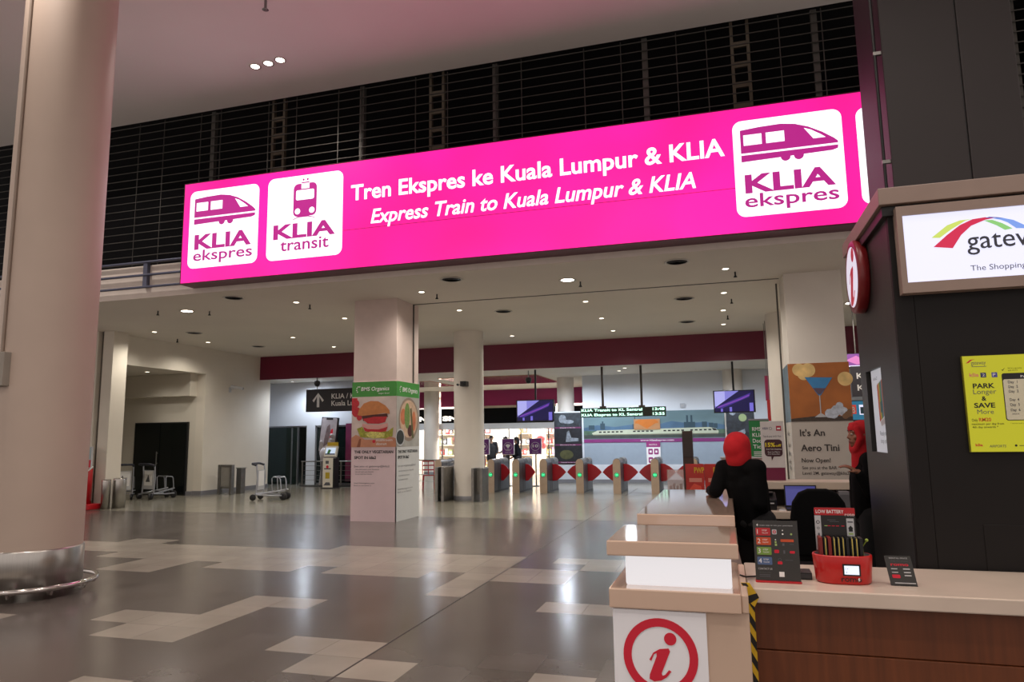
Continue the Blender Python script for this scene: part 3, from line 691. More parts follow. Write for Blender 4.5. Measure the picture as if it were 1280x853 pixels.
mb = MB(); mb.box(2.72, 4.6, 17, 17.1, 2.37, 3.04, sg_dark); mb.build('panel', t, 0.005, world=True)
mb = MB(); P = Pan(mb, (0, 17, 0), eps=0.003); P.text('KLIA / KL Sentral', 2.83, 2.76, .13, white_p, 4.4, 1, .015); P.text('Kuala Lumpur', 2.83, 2.5, .13, white_p, 4.1, 1, .015); mb.build('lettering', t, world=True)
for x in (3.0, 4.4): mb = MB(); mb.cyl((x, 17.05, 3.04), (x, 17.05, 4.4), 0.018, steel_d); mb.build('hanger', t, world=True)
t = thing('lit_panel', 'purple glowing screen above the right-hand direction sign', 'screen', (3.4, 17.3, 3.06), world=True)
mb = MB(); mb.box(2.66, 4.2, 17.3, 17.38, 3.02, 3.36, black); mb.build('housing', t, world=True)
mb = MB(); P = Pan(mb, (0, 17.3, 0), eps=0.003); P.rect(2.68, 3.08, 4.18, 3.34, lit('screen_violet', '#8a4f9c', 0.7), 1); P.poly([(2.68, 3.2), (2.9, 3.3), (3.2, 3.12), (2.9, 3.1)], lit('screen_pinkish', '#d07ab8', 0.8), 2); P.rect(2.68, 3.05, 4.18, 3.08, disp_w, 1); mb.build('display', t, world=True)
for x in (2.9, 4.0): mb = MB(); mb.cyl((x, 17.34, 3.36), (x, 17.34, 4.4), 0.015, steel_d); mb.build('hanger', t, world=True)
t = thing('lit_panel', 'blue lit shop panel with a red-lit letter below the right-hand direction sign', 'sign', (3.4, 17.3, 0), world=True)
mb = MB(); mb.box(2.64, 4.2, 17.3, 17.42, 0, 2.3, dkgrey); mb.build('housing', t, world=True)
mb = MB(); P = Pan(mb, (0, 17.3, 0), eps=0.003); P.rect(2.66, 1.87, 4.18, 2.28, lit('panel_cyan', '#2f86ac', 0.5), 1); P.rect(2.7, 2.0, 2.82, 2.2, lit('panel_red', '#c23a2c', 0.8), 2); P.text('B', 2.72, 2.03, .13, white_p, 2.80, 3, 0.03)
P.rect(2.88, 1.98, 3.05, 2.2, disp_w, 2); P.rect(2.9, 2.0, 2.99, 2.15, mat('print_teal', '#3d5f70', 0.5), 3); P.rect(2.66, 1.6, 4.18, 1.78, lit('panel_red', '#c23a2c', 0.8), 1)
P.rect(2.66, .9, 4.18, 1.55, lit('panel_pale', '#9c90c0', 0.5), 1); mb.build('display', t, world=True)

def tv(x0, x1, z0, z1, y, label, tilt):
    t = thing('hanging_screen', label, 'screen', ((x0 + x1) / 2, y, z0), world=True)
    mb = MB(); mb.box(x0, x1, y, y + 0.07, z0, z1, black); mb.build('housing', t, 0.006, world=True)
    mb = MB(); P = Pan(mb, (x0, y, z0), eps=0.003); w = x1 - x0; hh = z1 - z0
    S = lambda pts: [(u * w, v * hh) for u, v in pts]
    P.rect(.03 * w, .05 * hh, .97 * w, .96 * hh, lit('screen_lilac', '#8f8be8', 0.75), 1)
    P.rect(.03 * w, .3 * hh, .28 * w, .96 * hh, lit('screen_pale_lilac', '#b3b2f5', 0.85), 1.3)
    P.poly(S([(.05, .26), (.62, .96), (.97, .96), (.97, .05), (.03, .05), (.03, .2)]), lit('screen_navy', '#191450', 0.6), 1.6)
    P.poly(S([(.05, .22), (.15, .33), (.9, .86), (.86, .68), (.2, .2)]), lit('screen_violet_beam', '#4a35a0', 0.7), 2)
    P.poly(S([(.1, .26), (.66, .62), (.86, .78), (.87, .74), (.66, .57), (.1, .22)]), lit('screen_mauve', '#8a4ab4', 0.8), 2.3)
    for u, wd, tp in ((.86, .09, .42), (.38, .06, .25), (.17, .05, .18)): P.rect(u * w, .05 * hh, (u + wd) * w, tp * hh, lit('screen_pillar', '#7a70dc', 0.8), 2.6)
    mb.build('display', t, world=True)
    mb = MB(); xm = (x0 + x1) / 2; mb.cyl((xm, y + 0.1, z0 + .2), (xm, y + 0.1, 3.69), 0.03, black, 12); mb.box(xm - .12, xm + .12, y + .06, y + .11, z0 + .15, z0 + .5, black); mb.build('pole', t, world=True)
tv(-6.23, -5.02, 2.06, 2.735, 21.3, 'purple ceiling-hung screen over the left gates, in front of the shop windows', 0)
tv(-0.28, 0.865, 2.2, 2.845, 21.3, 'purple ceiling-hung screen at the right end of the train mural', 0)
t = thing('departure_board', 'two-line green-white LED departure board hung over the middle gates', 'departure board', (-2.9, 21.3, 2.15), world=True)
mb = MB(); mb.box(-4.2, -1.64, 21.3, 21.42, 2.15, 2.43, mat('board_olive_black', '#1c2a1e', 0.4)); mb.build('housing', t, 0.006, world=True)
led = lit('led_mint', '#c8ffe6', 2.6); led_bg = lit('led_back_green', '#2a5a44', 0.35)
mb = MB(); P = Pan(mb, (0, 21.3, 0), eps=0.003)
for z, s_, tm in ((2.305, 'KLIA Transit to KL Sentral', '13:48'), (2.165, 'KLIA Ekspres to KL Sentral', '13:55')):
    P.rect(-4.18, z, -1.66, z + 0.11, led_bg, 1); P.rect(-2.3, z, -2.05, z + .11, mat('board_amber_dim', '#1f2416', 0.5), 1.5)
    P.text(s_, -4.16, z + 0.02, 0.075, led, -2.33, 2, 0.012); P.text(tm, -2.02, z + .02, .075, led, -1.68, 2, 0.012)
mb.build('display', t, world=True)
for x in (-3.51, -2.34):
    mb = MB(); mb.cyl((x, 21.36, 2.43), (x, 21.36, 3.69), 0.035, mat('pole_brown', '#4c443e', 0.4, 0.5), 12); mb.box(x - .09, x + .09, 21.3, 21.42, 2.43, 2.48, MATS['pole_brown']); mb.build('pole', t, world=True)

# ================================================================== BACK WALL PRINTS
t = MB(); t.box(-4.68, 0.0, 24.27, 24.3, 1.36, 2.4, mat('mural_sky', '#61797f', 0.45, noise=0.2, scale=0.9, stretch=(0.6, 1, 2.2)))
P = Pan(t, (0, 24.27, 0), eps=0.003)
hillm = mat('mural_hills', '#46627c', 0.5, noise=0.2, scale=2)
P.poly([(-4.68, 1.75), (-4.68, 1.86), (-4.2, 1.95), (-3.6, 1.88), (-2.9, 1.97), (-2.2, 1.93), (-1.7, 2.05), (-1.2, 1.97), (-.6, 2.0), (0, 1.9), (0, 1.75)], hillm, 1)
P.rect(-4.68, 1.62, 0, 1.76, mat('mural_green_field', '#4a6350', 0.5, noise=0.3, scale=5), 1.5); P.rect(-4.68, 1.5, 0, 1.62, mat('mural_track', '#3c4340', 0.5, noise=0.2), 1.5)
city = mat('mural_city', '#2d4450', 0.5)
for x, w_, h_ in ((-4.1, .16, .16), (-4.04, .05, .23), (-3.0, .14, .12), (-1.22, .06, .38), (-1.08, .06, .38), (-1.3, .36, .16), (-.72, .16, .16), (-.5, .14, .12), (-.35, .12, .1), (-4.5, .2, .1), (-2.93, .03, .38), (-2.97, .1, .26 - .14)): P.rect(x, 1.8, x + w_, 1.8 + h_ + .05, city, 2)
trn = mat('mural_train', '#b3b9a2', 0.5, noise=0.06)
P.poly([(-4.35, 1.62), (-4.4, 1.68), (-4.2, 1.77), (-.5, 1.83), (-.3, 1.79), (-.2, 1.7), (-.22, 1.6)], trn, 2.5)
for k in range(26):
    x = -4.15 + k * .145
    if k not in (6, 7, 13, 14, 20): P.rect(x, 1.69 + k * .0014, x + .09, 1.735 + k * .0014, black_p, 3)
P.poly([(-.42, 1.8), (-.3, 1.78), (-.24, 1.72), (-.36, 1.72)], black_p, 3)
P.rect(-4.35, 1.6, -.22, 1.635, mat('mural_train_band', '#6a6a58', 0.5), 3)
P.rect(-4.68, 1.36, 0, 1.475, mat('mural_purple', '#7a2c6b', 0.5), 2); P.text('www.kliaekspres.com', -2.75, 1.4, .05, white_p, -1.65, 3, 0.01)
t.top('wall_mural', 'wide wall print of a white train under hills with a purple stripe', 'mural', None, (-2.3, 24.3, 1.36))
t = MB(); t.box(-2.95, -2.08, 24.24, 24.265, 1.78, 2.13, mat('print_tan', '#a8784e', 0.5)); P = Pan(t, (-2.52, 24.24, 1.96), eps=0.003)
P.poly([(-.38, .1), (-.38, .03), (-.3, .03), (0, -.15), (.3, .03), (.38, .03), (.38, .1), (.25, .16), (-.25, .16)], mat('print_orange', '#b8661c', 0.5), 1)
t.top('arrow_board', 'tan board with a broad orange down arrow above the train mural', 'sign', None, (-2.52, 24.265, 1.78))
t = MB(); t.box(-5.72, -4.75, 24.25, 24.29, 0.64, 2.4, mat('photo_panel_black', '#17161c', 0.5)); P = Pan(t, (-5.72, 24.25, .64), eps=0.003)
gs = mat('print_silver', '#7d848c', 0.5, noise=0.4, scale=12); ol = mat('print_olive', '#4a4a2e', 0.5, noise=0.3, scale=8); pk = mat('print_plum', '#6c2f58', 0.5)
P.rect(.02, 1.27, .95, 1.74, mat('print_slate', '#2c3238', 0.5, noise=0.6, scale=9), 1); P.disc(.3, 1.55, .13, gs, 2, .15); P.disc(.5, 1.45, .2, gs, 2, .07)
P.rect(.02, .7, .95, 1.22, mat('print_night', '#1a1c22', 0.5, noise=0.6, scale=9), 1); P.poly([(.4, .75), (.45, 1.1), (.52, 1.15), (.6, .9), (.85, .88), (.85, .78)], gs, 2)
P.rect(.02, .07, .95, .63, mat('print_dusk', '#1d1f22', 0.5, noise=0.5, scale=9), 1); P.disc(.42, .32, .24, ol, 2, .16)
for z in (1.22, .63, .03): P.rect(.02, z, .95, z + .05, pk, 2); P.text('Gateway to the city', .2, z + .012, .025, white_p, .75, 3)
t.top('photo_poster', 'tall dark panel of three photographs left of the train mural', 'poster', None, (-5.23, 24.3, .64))
t = MB(); t.box(-2.56, -2.1, 24.24, 24.265, .55, 1.37, white_p); P = Pan(t, (-2.56, 24.24, .55), eps=0.003)
mg = mat('print_magenta', '#8e2d6e', 0.5); P.rect(0, .64, .46, .82, mg, 1); P.text('NOTICE', .1, .7, .05, white_p, .36, 2)
for z in (.4, .12):
    for x in (.06, .25): P.rrect(x, z, x + .15, z + .19, .03, mg, 1); P.rect(x + .04, z + .06, x + .11, z + .13, white_p, 2)
t.top('notice', 'white and magenta notice on the wall below the train mural', 'poster', None, (-2.33, 24.265, .55))
t = MB(); t.box(-1.4, -1.24, 24.25, 24.3, 2.49, 2.63, mat('switch_white', '#aeb2b8', 0.5)); t.box(-1.37, -1.27, 24.24, 24.25, 2.52, 2.6, ltgrey); t.top('switch_box', 'small white switch box on the wall above the train mural', 'switch', None, (-1.32, 24.3, 2.49), 0.004)
t = MB(); t.box(0.05, 0.9, 23.6, 23.64, 0.9, 2.42, mat('side_photo_dark', '#20242a', 0.5, noise=0.6, scale=7)); t.box(.45, .5, 23.64, 23.7, 0, 1.2, black); t.box(.2, .75, 23.5, 23.75, 0, .03, black); P = Pan(t, (.05, 23.6, .9), eps=0.003)
P.poly([(0, .3), (.3, .75), (.55, .85), (.6, .4), (.4, .1), (0, .1)], gs, 1); P.disc(.62, .45, .14, black_p, 2, .3); P.disc(.5, 1.2, .12, mat('print_pale_green', '#8a9a6a', 0.5), 1); P.disc(.2, 1.38, .1, gs, 1)
t.top('photo_stand', 'dark photo board on a stand behind the right hanging screen', 'poster', None, (.47, 23.62, 0))
for k, (x, z0, z1, c) in enumerate(((0.98, 2.35, 3.3, '#9a1c4c'), (1.0, 1.55, 2.3, '#b3201f'))):
    pass
t = MB(); t.box(1.03, 1.13, 19.0, 19.02, 2.42, 3.05, mat('banner_maroon', '#8a1846', 0.6)); t.cyl((1.08, 19.01, 3.05), (1.08, 19.01, 4.4), .008, steel_d, 6); t.top('hanging_banner', 'narrow maroon banner hanging left of the cocktail pillar, upper one', 'banner', None, (1.08, 19.01, 2.42))
t = MB(); t.box(1.03, 1.14, 18.6, 18.62, 1.9, 2.42, mat('banner_red', '#b02020', 0.6)); t.cyl((1.09, 18.61, 2.42), (1.09, 18.61, 4.4), .008, steel_d, 6); t.top('hanging_banner', 'narrow red banner hanging left of the cocktail pillar, lower one', 'banner', None, (1.09, 18.61, 1.9))

# ---- purple poster stands beyond the gates
pur = mat('poster_purple', '#6c2a7c', 0.5, noise=0.05)
for x, lab, icon in ((-7.74, 'purple poster stand half hidden right behind the round white column', 'ring'), (-6.88, 'purple poster stand beside the dark-clothed shopper, with a fan emblem', 'fan'), (-5.95, 'purple poster stand left of the photo panel, with a round emblem', 'rm')):
    t = thing('poster_stand', lab, 'poster stand', (x, 22.5, 0))
    mb = MB(); mb.box(-.21, .21, -.015, .015, 1.02, 1.54, white_p); P = Pan(mb, (0, -.015, 1.28), eps=0.003); P.rect(-.195, -.245, .195, .245, pur, 1); P.ring(0, 0, .135, .145, white_p, 2, ky=.95)
    if icon == 'rm': P.text('10', -.09, -.03, .09, white_p, .1, 2, .02)
    elif icon == 'fan':
        P.poly([(0, -.06), (-.09, .04), (-.05, .07), (0, .08), (.05, .07), (.09, .04)], white_p, 2); P.rect(-.05, -.1, .05, -.085, white_p, 2)
    else: P.rrect(-.08, -.03, .08, .06, .03, white_p, 2)
    P.text('TRAVEL SMART', -.11, -.2, .025, white_p, .11, 2); mb.build('board', t)
    mb = MB(); mb.cyl((0, .03, 0), (0, .03, 1.3), .02, black, 12); mb.lathe([(0, 0), (.17, 0), (.17, .015), (.02, .03)], (0, .03, 0), black, 24); mb.build('stand', t)

# ================================================================== SHOP
for x in (-13.4, -11.4, -9.4, -7.4, -5.6): lamp('shop_lamp', (x, 32, 3.6), W_SHOP, (1, 0.95, 0.88), 'AREA', (1.4, 0.6))
def letters(s_, x0, x1, y, z, hgt, label):
    mb = MB(); P = Pan(mb, (0, y, 0), eps=0.02); P.text(s_, x0, z, hgt, lit('shop_letter_white', '#fff2e0', 2.2), x1, 1, .05); mb.top('shop_letters', label, 'sign', None, ((x0 + x1) / 2, y, z))
letters('ON', -13.75, -13.05, 29.94, 2.36, .2, 'white lit letters on the dark shop fascia left of the distant column')
letters('SN', -12.25, -11.5, 29.94, 2.36, .2, 'white lit letters on the dark shop fascia right of the distant column')
shelf_m = mat('shop_shelf_cream', '#d8c9ae', 0.5)
for i, (x0, x1) in enumerate(((-14.0, -12.9), (-12.2, -11.0), (-9.7, -8.9), (-8.3, -7.4))):
    t = thing('display_shelf', ['cream display shelf in the far left shop window', 'cream display shelf in the shop window left of the round white column', 'cream display shelf behind the middle shop glass', 'cream display shelf behind the right shop glass'][i], 'shelf', ((x0 + x1) / 2, 33.3, 0), world=True)
    mb = MB(); mb.box(x0, x1, 33.7, 33.75, 0, 2.3, shelf_m); mb.box(x0, x0 + .04, 33.2, 33.7, 0, 2.3, shelf_m); mb.box(x1 - .04, x1, 33.2, 33.7, 0, 2.3, shelf_m); mb.build('carcass', t, world=True)
    for z in (.2, .72, 1.24, 1.76):
        mb = MB(); mb.box(x0 + .04, x1 - .04, 33.2, 33.7, z - .03, z, shelf_m); mb.build('shelf_board', t, world=True)
        x = x0 + .1
        while x < x1 - .25:
            wd = random.uniform(.12, .22); h_ = random.uniform(.18, .36); c = random.choice(['#b8232a', '#c24a3a', '#d8c8b0', '#3c3a40', '#7c8a5a', '#c89a4a', '#8a5a7a'])
            g = MB(); g.box(x, x + wd, 33.25, 33.45, z, z + h_, mat('goods' + c, c, 0.5)); g.box(x + .02, x + wd - .02, 33.245, 33.25, z + h_ * .3, z + h_ * .7, white_p)
            g.top('boxed_goods', 'boxed product on the lit shelves deep inside the shop', 'box', 'boxed goods on the shop shelves', (x + wd / 2, 33.35, z)); x += wd + random.uniform(.03, .1)
for x, y, s_, lab in ((-8.0, 31.2, .42, 'red hanging ornament in the right shop window'), (-13.1, 31.0, .4, 'red bundle low in the far left shop window'), (-11.95, 31.0, .4, 'red round ornament in the shop window left of the round white column')):
    mb = MB(); mt = mat('ornament_red', '#c0202a', .5, noise=.2, scale=9); z = 1.5 if x > -12.5 else .65
    mb.ell((x, y, z), (s_ * .5, s_ * .4, s_ * .45), mt); mb.ell((x + .1, y, z - .3), (s_ * .4, s_ * .35, s_ * .4), mt); mb.cyl((x, y, z), (x, y, 3.68 if x > -12.5 else z + .3), .006, black, 6); mb.cyl((x + .1, y, 0), (x + .1, y, z - .3), .03, black, 8) if x < -12.5 else None
    mb.top('ornament', lab, 'decoration', None, (x, y, z))

# ================================================================== CEILING FITTINGS
lens_hot = lit('downlight_lens', '#fff4e2', 14.0); lens_small = lit('downlight_lens_small', '#fff0da', 7.0); trim_w = mat('downlight_trim', '#c9c4ba', 0.4)
def make_down(loc, r, lens, label, group=None):
    t = thing('downlight', label, 'ceiling light', loc, 0, group)
    mb = MB(); mb.lathe([(r * 0.95, 0.0), (r * 1.35, -0.006), (r * 1.35, 0.0), (r, 0.02), (r * 0.95, 0.0)], (0, 0, 0), trim_w, 24); mb.build('trim_ring', t)
    mb = MB(); mb.lathe([(0.0, -0.004), (r * .95, -0.002)], (0, 0, 0), lens, 24); mb.build('lens', t)
    return t
SMALL = [(-8.3, 12.39), (-8.38, 14.47), (0.15, 12.35), (0.12, 14.5), (0.10, 16.6), (-5.48, 12.33), (-5.51, 14.45), (-13.92, 14.56), (-14.03, 16.67),
         (-2.67, 14.43), (-5.57, 18.73), (-2.71, 16.68), (-11.29, 16.74), (-11.3, 18.9), (-8.4, 16.6), (-2.75, 18.8), (0.1, 18.75)]
p0 = None
for x, y in SMALL:
    if p0 is None: p0 = make_down((x, y, 4.395), 0.055, lens_small, 'small round recessed downlight in the low white ceiling', 'small downlights of the low ceiling')
    else: dup(p0, (x, y, 4.395))
    lamp('downlight_beam', (x, y, 4.36), W_LOW, angle=150, size=0.05)
for x, y, lab in ((-11.04, 12.43, 'large bright downlight in the low ceiling below the left end of the magenta sign'), (-2.59, 12.27, 'large bright downlight in the low ceiling below the middle of the magenta sign'), (2.79, 16.69, 'large bright downlight right of the cocktail pillar, beside the kiosk')):
    make_down((x, y, 4.395), 0.12, lens_hot, lab); lamp('downlight_beam', (x, y, 4.35), W_LOWBIG, angle=155, size=0.1)
mkr = None
for x, y in ((-16.02, 16.57), (-14.8, 22.0), (-7.33, 26.2), (-2.9, 22.0), (0.3, 20.95), (-10.5, 24.5), (-3.2, 22.9)):
    z = 3.615 if x < -15.5 else 3.675
    make_down((x, y, z), 0.055, lens_small, {(-16.02, 16.57): 'single small downlight in the lobby ceiling', (-14.8, 22.0): 'small downlight above the left direction sign', (-7.33, 26.2): 'small downlight above the left hanging screen, before the shop', (-2.9, 22.0): 'small downlight between the two poles of the departure board', (0.3, 20.95): 'small downlight above the right hanging screen', (-10.5, 24.5): 'small downlight in the inner ceiling behind the burger pillar', (-3.2, 22.9): 'small downlight in the inner ceiling just behind the departure board'}[(x, y)])
lamp('lobby_beam', (-16.02, 16.57, 3.58), 45, angle=150, size=.05)
for x, y in ((-14, 21.8), (-10.5, 24.5), (-7.3, 26.2), (-2.9, 22.2), (0.3, 21.6), (-5, 22.5), (-13, 27)):
    lamp('inner_beam', (x, y, 3.62), W_INNER * (0.55 if x < -9 else 1.0), (0.80, 0.88, 1.0), angle=172, blend=.6, size=.15)
for k, (x, y) in enumerate(((-7.58, 9.88), (-7.30, 9.86), (-7.04, 9.83))):
    make_down((x, y, 8.112), 0.075, lens_hot, 'bright round spot in the high ceiling, one of a close row of three', 'three high ceiling spots')
for x, y in ((-7.3, 9.85), (-7.3, 5), (-2, 5.0), (-2, 0), (-7.3, 0), (2.5, 2.0), (-12, 5), (-12, 9), (0.4, 2.6), (1.4, 1.2)):
    lamp('hall_spot_fill', (x, y, 8.05), W_HALL * (2.4 if x > 0 else 4), (1.0, 0.90, 0.82), angle=140, size=.12)  # first sits at the visible spots; the rest are unseen lamps added as fill
mb = MB(); mb.cyl((-6.25, 8.33, 8.0), (-6.25, 8.33, 8.12), .02, steel_d, 10); mb.lathe([(0, 7.96), (.05, 7.97), (.02, 8.0)], (-6.25, 8.33, 0), steel_d, 12); mb.top('sprinkler', 'lone sprinkler head in the high ceiling at the top edge of the photo', 'sprinkler', None, (-6.25, 8.33, 8.12))
sp = None
for x, y in ((-8.19, 12.72), (-5.29, 12.64), (.31, 12.66), (.27, 15.26), (-14.34, 15.83), (-2.4, 12.5), (-10.6, 12.6), (-11.6, 12.2), (.2, 17.4)):
    if sp is None:
        mb = MB(); mb.cyl((x, y, 4.33), (x, y, 4.4), .014, black, 8); mb.lathe([(0, 4.3), (.035, 4.305), (.014, 4.335)], (x, y, 0), black, 12)
        sp = mb.top('sprinkler', 'tiny dark sprinkler head under the low white ceiling', 'sprinkler', 'sprinklers of the low ceiling', (x, y, 4.4))
    else: dup(sp, (x, y, 4.4))
vt = None
for x, y in ((-9.15, 11.54), (-4.53, 11.49), (-.61, 11.55), (-13.1, 15.04), (-4.63, 14.9), (-.67, 14.81), (-.77, 17.96), (-13.29, 17.95)):
    if vt is None:
        vt = thing('air_diffuser', 'round dark-slotted air diffuser in the low white ceiling', 'air vent', (x, y, 4.4), 0, 'air diffusers of the low ceiling')
        mb = MB(); mb.lathe([(.19, 0), (.21, -.012), (.19, -.02), (.17, -.012), (.17, 0)], (0, 0, 0), trim_w, 32); mb.build('rim', vt)
        mb = MB()
        for r_ in (.03, .07, .11, .15): mb.lathe([(r_, -.015), (r_ + .018, -.002), (r_ + .012, -.002), (r_ - .004, -.015)], (0, 0, 0), dkgrey, 32)
        mb.lathe([(0, -.001), (.17, -.001)], (0, 0, 0), black, 32); mb.build('louvre', vt)
    else: dup(vt, (x, y, 4.4))
cop = mat('copper_mirror_panel', '#c79a86', 0.12, 1.0, noise=0.3, scale=5, bump=0.25)
mb = MB(); mb.box(-9.6, -6.0, 23.0, 26.6, 3.655, 3.68, cop); mb.top('ceiling_panel', 'coppery mirrored ceiling panel in front of the shop, right of the round white column', 'ceiling panel', None, (-7.8, 24.8, 3.655))
mb = MB(); mb.box(-11.9, -10.3, 24.0, 26.6, 3.655, 3.68, cop); mb.top('ceiling_panel', 'coppery mirrored ceiling panel left of the round white column', 'ceiling panel', None, (-11.1, 25.3, 3.655))
# cameras
t = thing('security_camera', 'bullet security camera on the white wall corner right of the lobby', 'security camera', (-14.995, 18.9, 3.2))
mb = MB(); mb.box(0, 0.02, -.05, .05, -.08, .08, ltgrey); mb.tube([(0.01, 0, 0), (.12, 0, .02), (.16, 0, .06)], .014, ltgrey); mb.build('bracket', t)
mb = MB(); mb.cyl((.08, -.05, .1), (.42, .1, .03), .045, ltgrey, 14); mb.cyl((.42, .1, .03), (.425, .102, .029), .035, black, 14); mb.build('housing', t)
def dome(loc, top, label):
    t = thing('security_camera', label, 'security camera', loc)
    mb = MB(); mb.cyl((0, 0, .06), (0, 0, top - loc[2]), .02, steel_d, 10); mb.lathe([(0, .12), (.09, .1), (.1, 0), (.085, 0)], (0, 0, 0), dkgrey, 20); mb.build('mount', t)
    mb = MB(); mb.lathe([(.085, 0), (.08, -.04), (.05, -.075), (0, -.085)], (0, 0, 0), black, 20); mb.build('dome', t)
dome((-13.1, 20.9, 3.45), 3.68, 'dome camera hanging above the left direction sign')
dome((-5.9, 21.6, 3.35), 3.68, 'dome camera hanging left of the departure board poles')
t = thing('security_camera', 'small boxy camera on the front of the round white column', 'security camera', (-6.42, 17.24, 2.97))
mb = MB(); mb.box(-.07, .09, -.2, .02, -.06, .07, dkgrey); mb.cyl((.01, -.2, 0), (.01, -.23, 0), .045, black, 14); mb.build('housing', t, 0.006)
mb = MB(); mb.box(-.17, -.07, -.1, -.08, -.02, .0, steel_d); mb.cyl((-.17, -.12, -.01), (-.17, -.06, -.01), .03, black, 10); mb.build('side_arm', t)

# ================================================================== LEFT SIDE THINGS
t = thing('display_stand', 'red stand with white curved rails and a red base, beside the stainless bins', 'stand', (-14.97, 13.75, 0))
red_pl = mat('red_stand_paint', '#b0131c', 0.35, noise=0.05)
mb = MB(); mb.box(-.33, .33, -.2, .2, 0, .13, red_pl); mb.build('base', t, 0.02)
mb = MB(); mb.lathe([(0, .13), (.19, .13), (.19, .95), (.15, .98), (0, .98)], (-.06, 0, 0), red_pl, 28); mb.build('drum', t)
mb = MB(); mb.box(-.26, .16, -.02, .02, .98, 1.5, ltgrey); P = Pan(mb, (-.26, -.02, .98), eps=.002); P.rect(.02, .22, .4, .5, mat('print_pale_blue', '#9db0b4', .5), 1); P.rect(.02, .02, .28, .16, steel_d, 1); P.rect(.3, .02, .41, .2, red_p, 1); P.rect(.16, .33, .32, .4, red_p, 2); P.rect(.05, .28, .3, .31, grey_p, 2); mb.build('poster', t)
for s_ in (-1, 1):
    mb = MB(); mb.tube([(.02 + s_ * .17, -.18, .13), (.02 + s_ * .17, -.2, .8), (.02 + s_ * .2, -.16, .92), (.02 + s_ * .3, -.1, 1.02)], .017, white_p, 10)
    mb.tube([(.02 + s_ * .05, -.2, .5), (.02 + s_ * .25, -.2, .5)], .012, white_p, 8); mb.build('rail', t)
def bin_(loc, r, h_, label):
    t = thing('litter_bin', label, 'bin', loc)
    mb = MB(); mb.lathe([(0, 0), (r, 0), (r, h_ * .93), (r * .98, h_ * .95)], (0, 0, 0), steel, 32); mb.build('shell', t)
    mb = MB(); mb.lathe([(r * 1.02, h_ * .95), (r * 1.02, h_), (r * .7, h_), (r * .65, h_ * .9), (0, h_ * .9)], (0, 0, 0), chrome, 32); mb.build('rim', t)
bin_((-14.38, 14.2, 0), .15, .72, 'shiny stainless litter bin at the foot of the white pilaster, front one')
bin_((-14.5, 13.92, 0), .10, .7, 'darker narrow litter bin wedged behind the shiny stainless bin')

def make_trolley(loc, rot, label):
    t = thing('baggage_trolley', label, 'trolley', loc, rot)
    tb = mat('trolley_tube_grey', '#a9abb2', 0.3, 0.8); tw = mat('trolley_blue_black', '#23242f', 0.5)
    mb = MB()
    for y in (-.26, .26):
        mb.tube([(-.42, y * .9, .14), (.0, y * .8, .2), (.42, y * .55, .27)], .022, tb)
        mb.tube([(-.3, y, .16), (-.27, y, .6), (-.3, y, .93)], .02, tb)
        mb.tube([(-.3, y, .16), (.1, y * .9, .13), (.38, y * .8, .13)], .02, tb)
    for x in (-.3, .0, .3): mb.tube([(x, -.25, .18 if x < 0 else .22), (x, .25, .18 if x < 0 else .22)], .014, tb)
    mb.build('frame', t)
    mb = MB(); mb.box(-.3, -.27, -.22, .22, .28, .8, ltgrey); P = Pan(mb, (-.3, .22, .28), (0, -1, 0), (0, 0, 1), .002); P.rect(.04, .1, .4, .5, white_p, 1); P.poly([(.1, .2), (.3, .2), (.22, .4)], grey_p, 2)
    P = Pan(mb, (-.27, -.22, .28), (0, 1, 0), (0, 0, 1), .002); P.rect(.04, .1, .4, .5, white_p, 1); mb.build('advert_panel', t)
    mb = MB(); mb.tube([(-.3, -.26, .93), (-.42, -.26, .97), (-.44, -.2, .975), (-.44, .2, .975), (-.42, .26, .97), (-.3, .26, .93)], .03, tw); mb.build('handle', t)
    mb = MB()
    for y in (-.2, .2): mb.tube([(.12, y, .25), (.1, y, .58), (.14, y, .62), (.3, y, .6), (.33, y, .55), (.36, y, .28)], .014, tb)
    mb.tube([(.14, -.2, .62), (.14, .2, .62)], .014, tb); mb.tube([(.3, -.2, .6), (.3, .2, .6)], .014, tb); mb.build('basket_guard', t)
    for x, y, r_ in ((-.38, -.26, .085), (-.38, .26, .085), (.4, -.15, .1), (.4, .15, .1)):
        mb = MB(); mb.lathe([(0, -.025), (r_ * .8, -.025), (r_, -.012), (r_, .012), (r_ * .8, .025), (0, .025)], (x, y, r_), black, 20, 'y'); mb.tube([(x, y - .035, r_), (x, y - .035, r_ + .08)], .01, tw, 8); mb.build('wheel', t)
    return t
tr = make_trolley((-11.85, 16.75, 0), 0.25, 'grey baggage trolley with dark handle standing alone on the open floor')
dup(tr, (-16.35, 16.3, 0), 2.2, 'baggage trolley in the shade of the lobby, left one by the dark doors')
dup(tr, (-15.55, 16.7, 0), 1.35, 'baggage trolley in front of the dark lobby doors, right one')

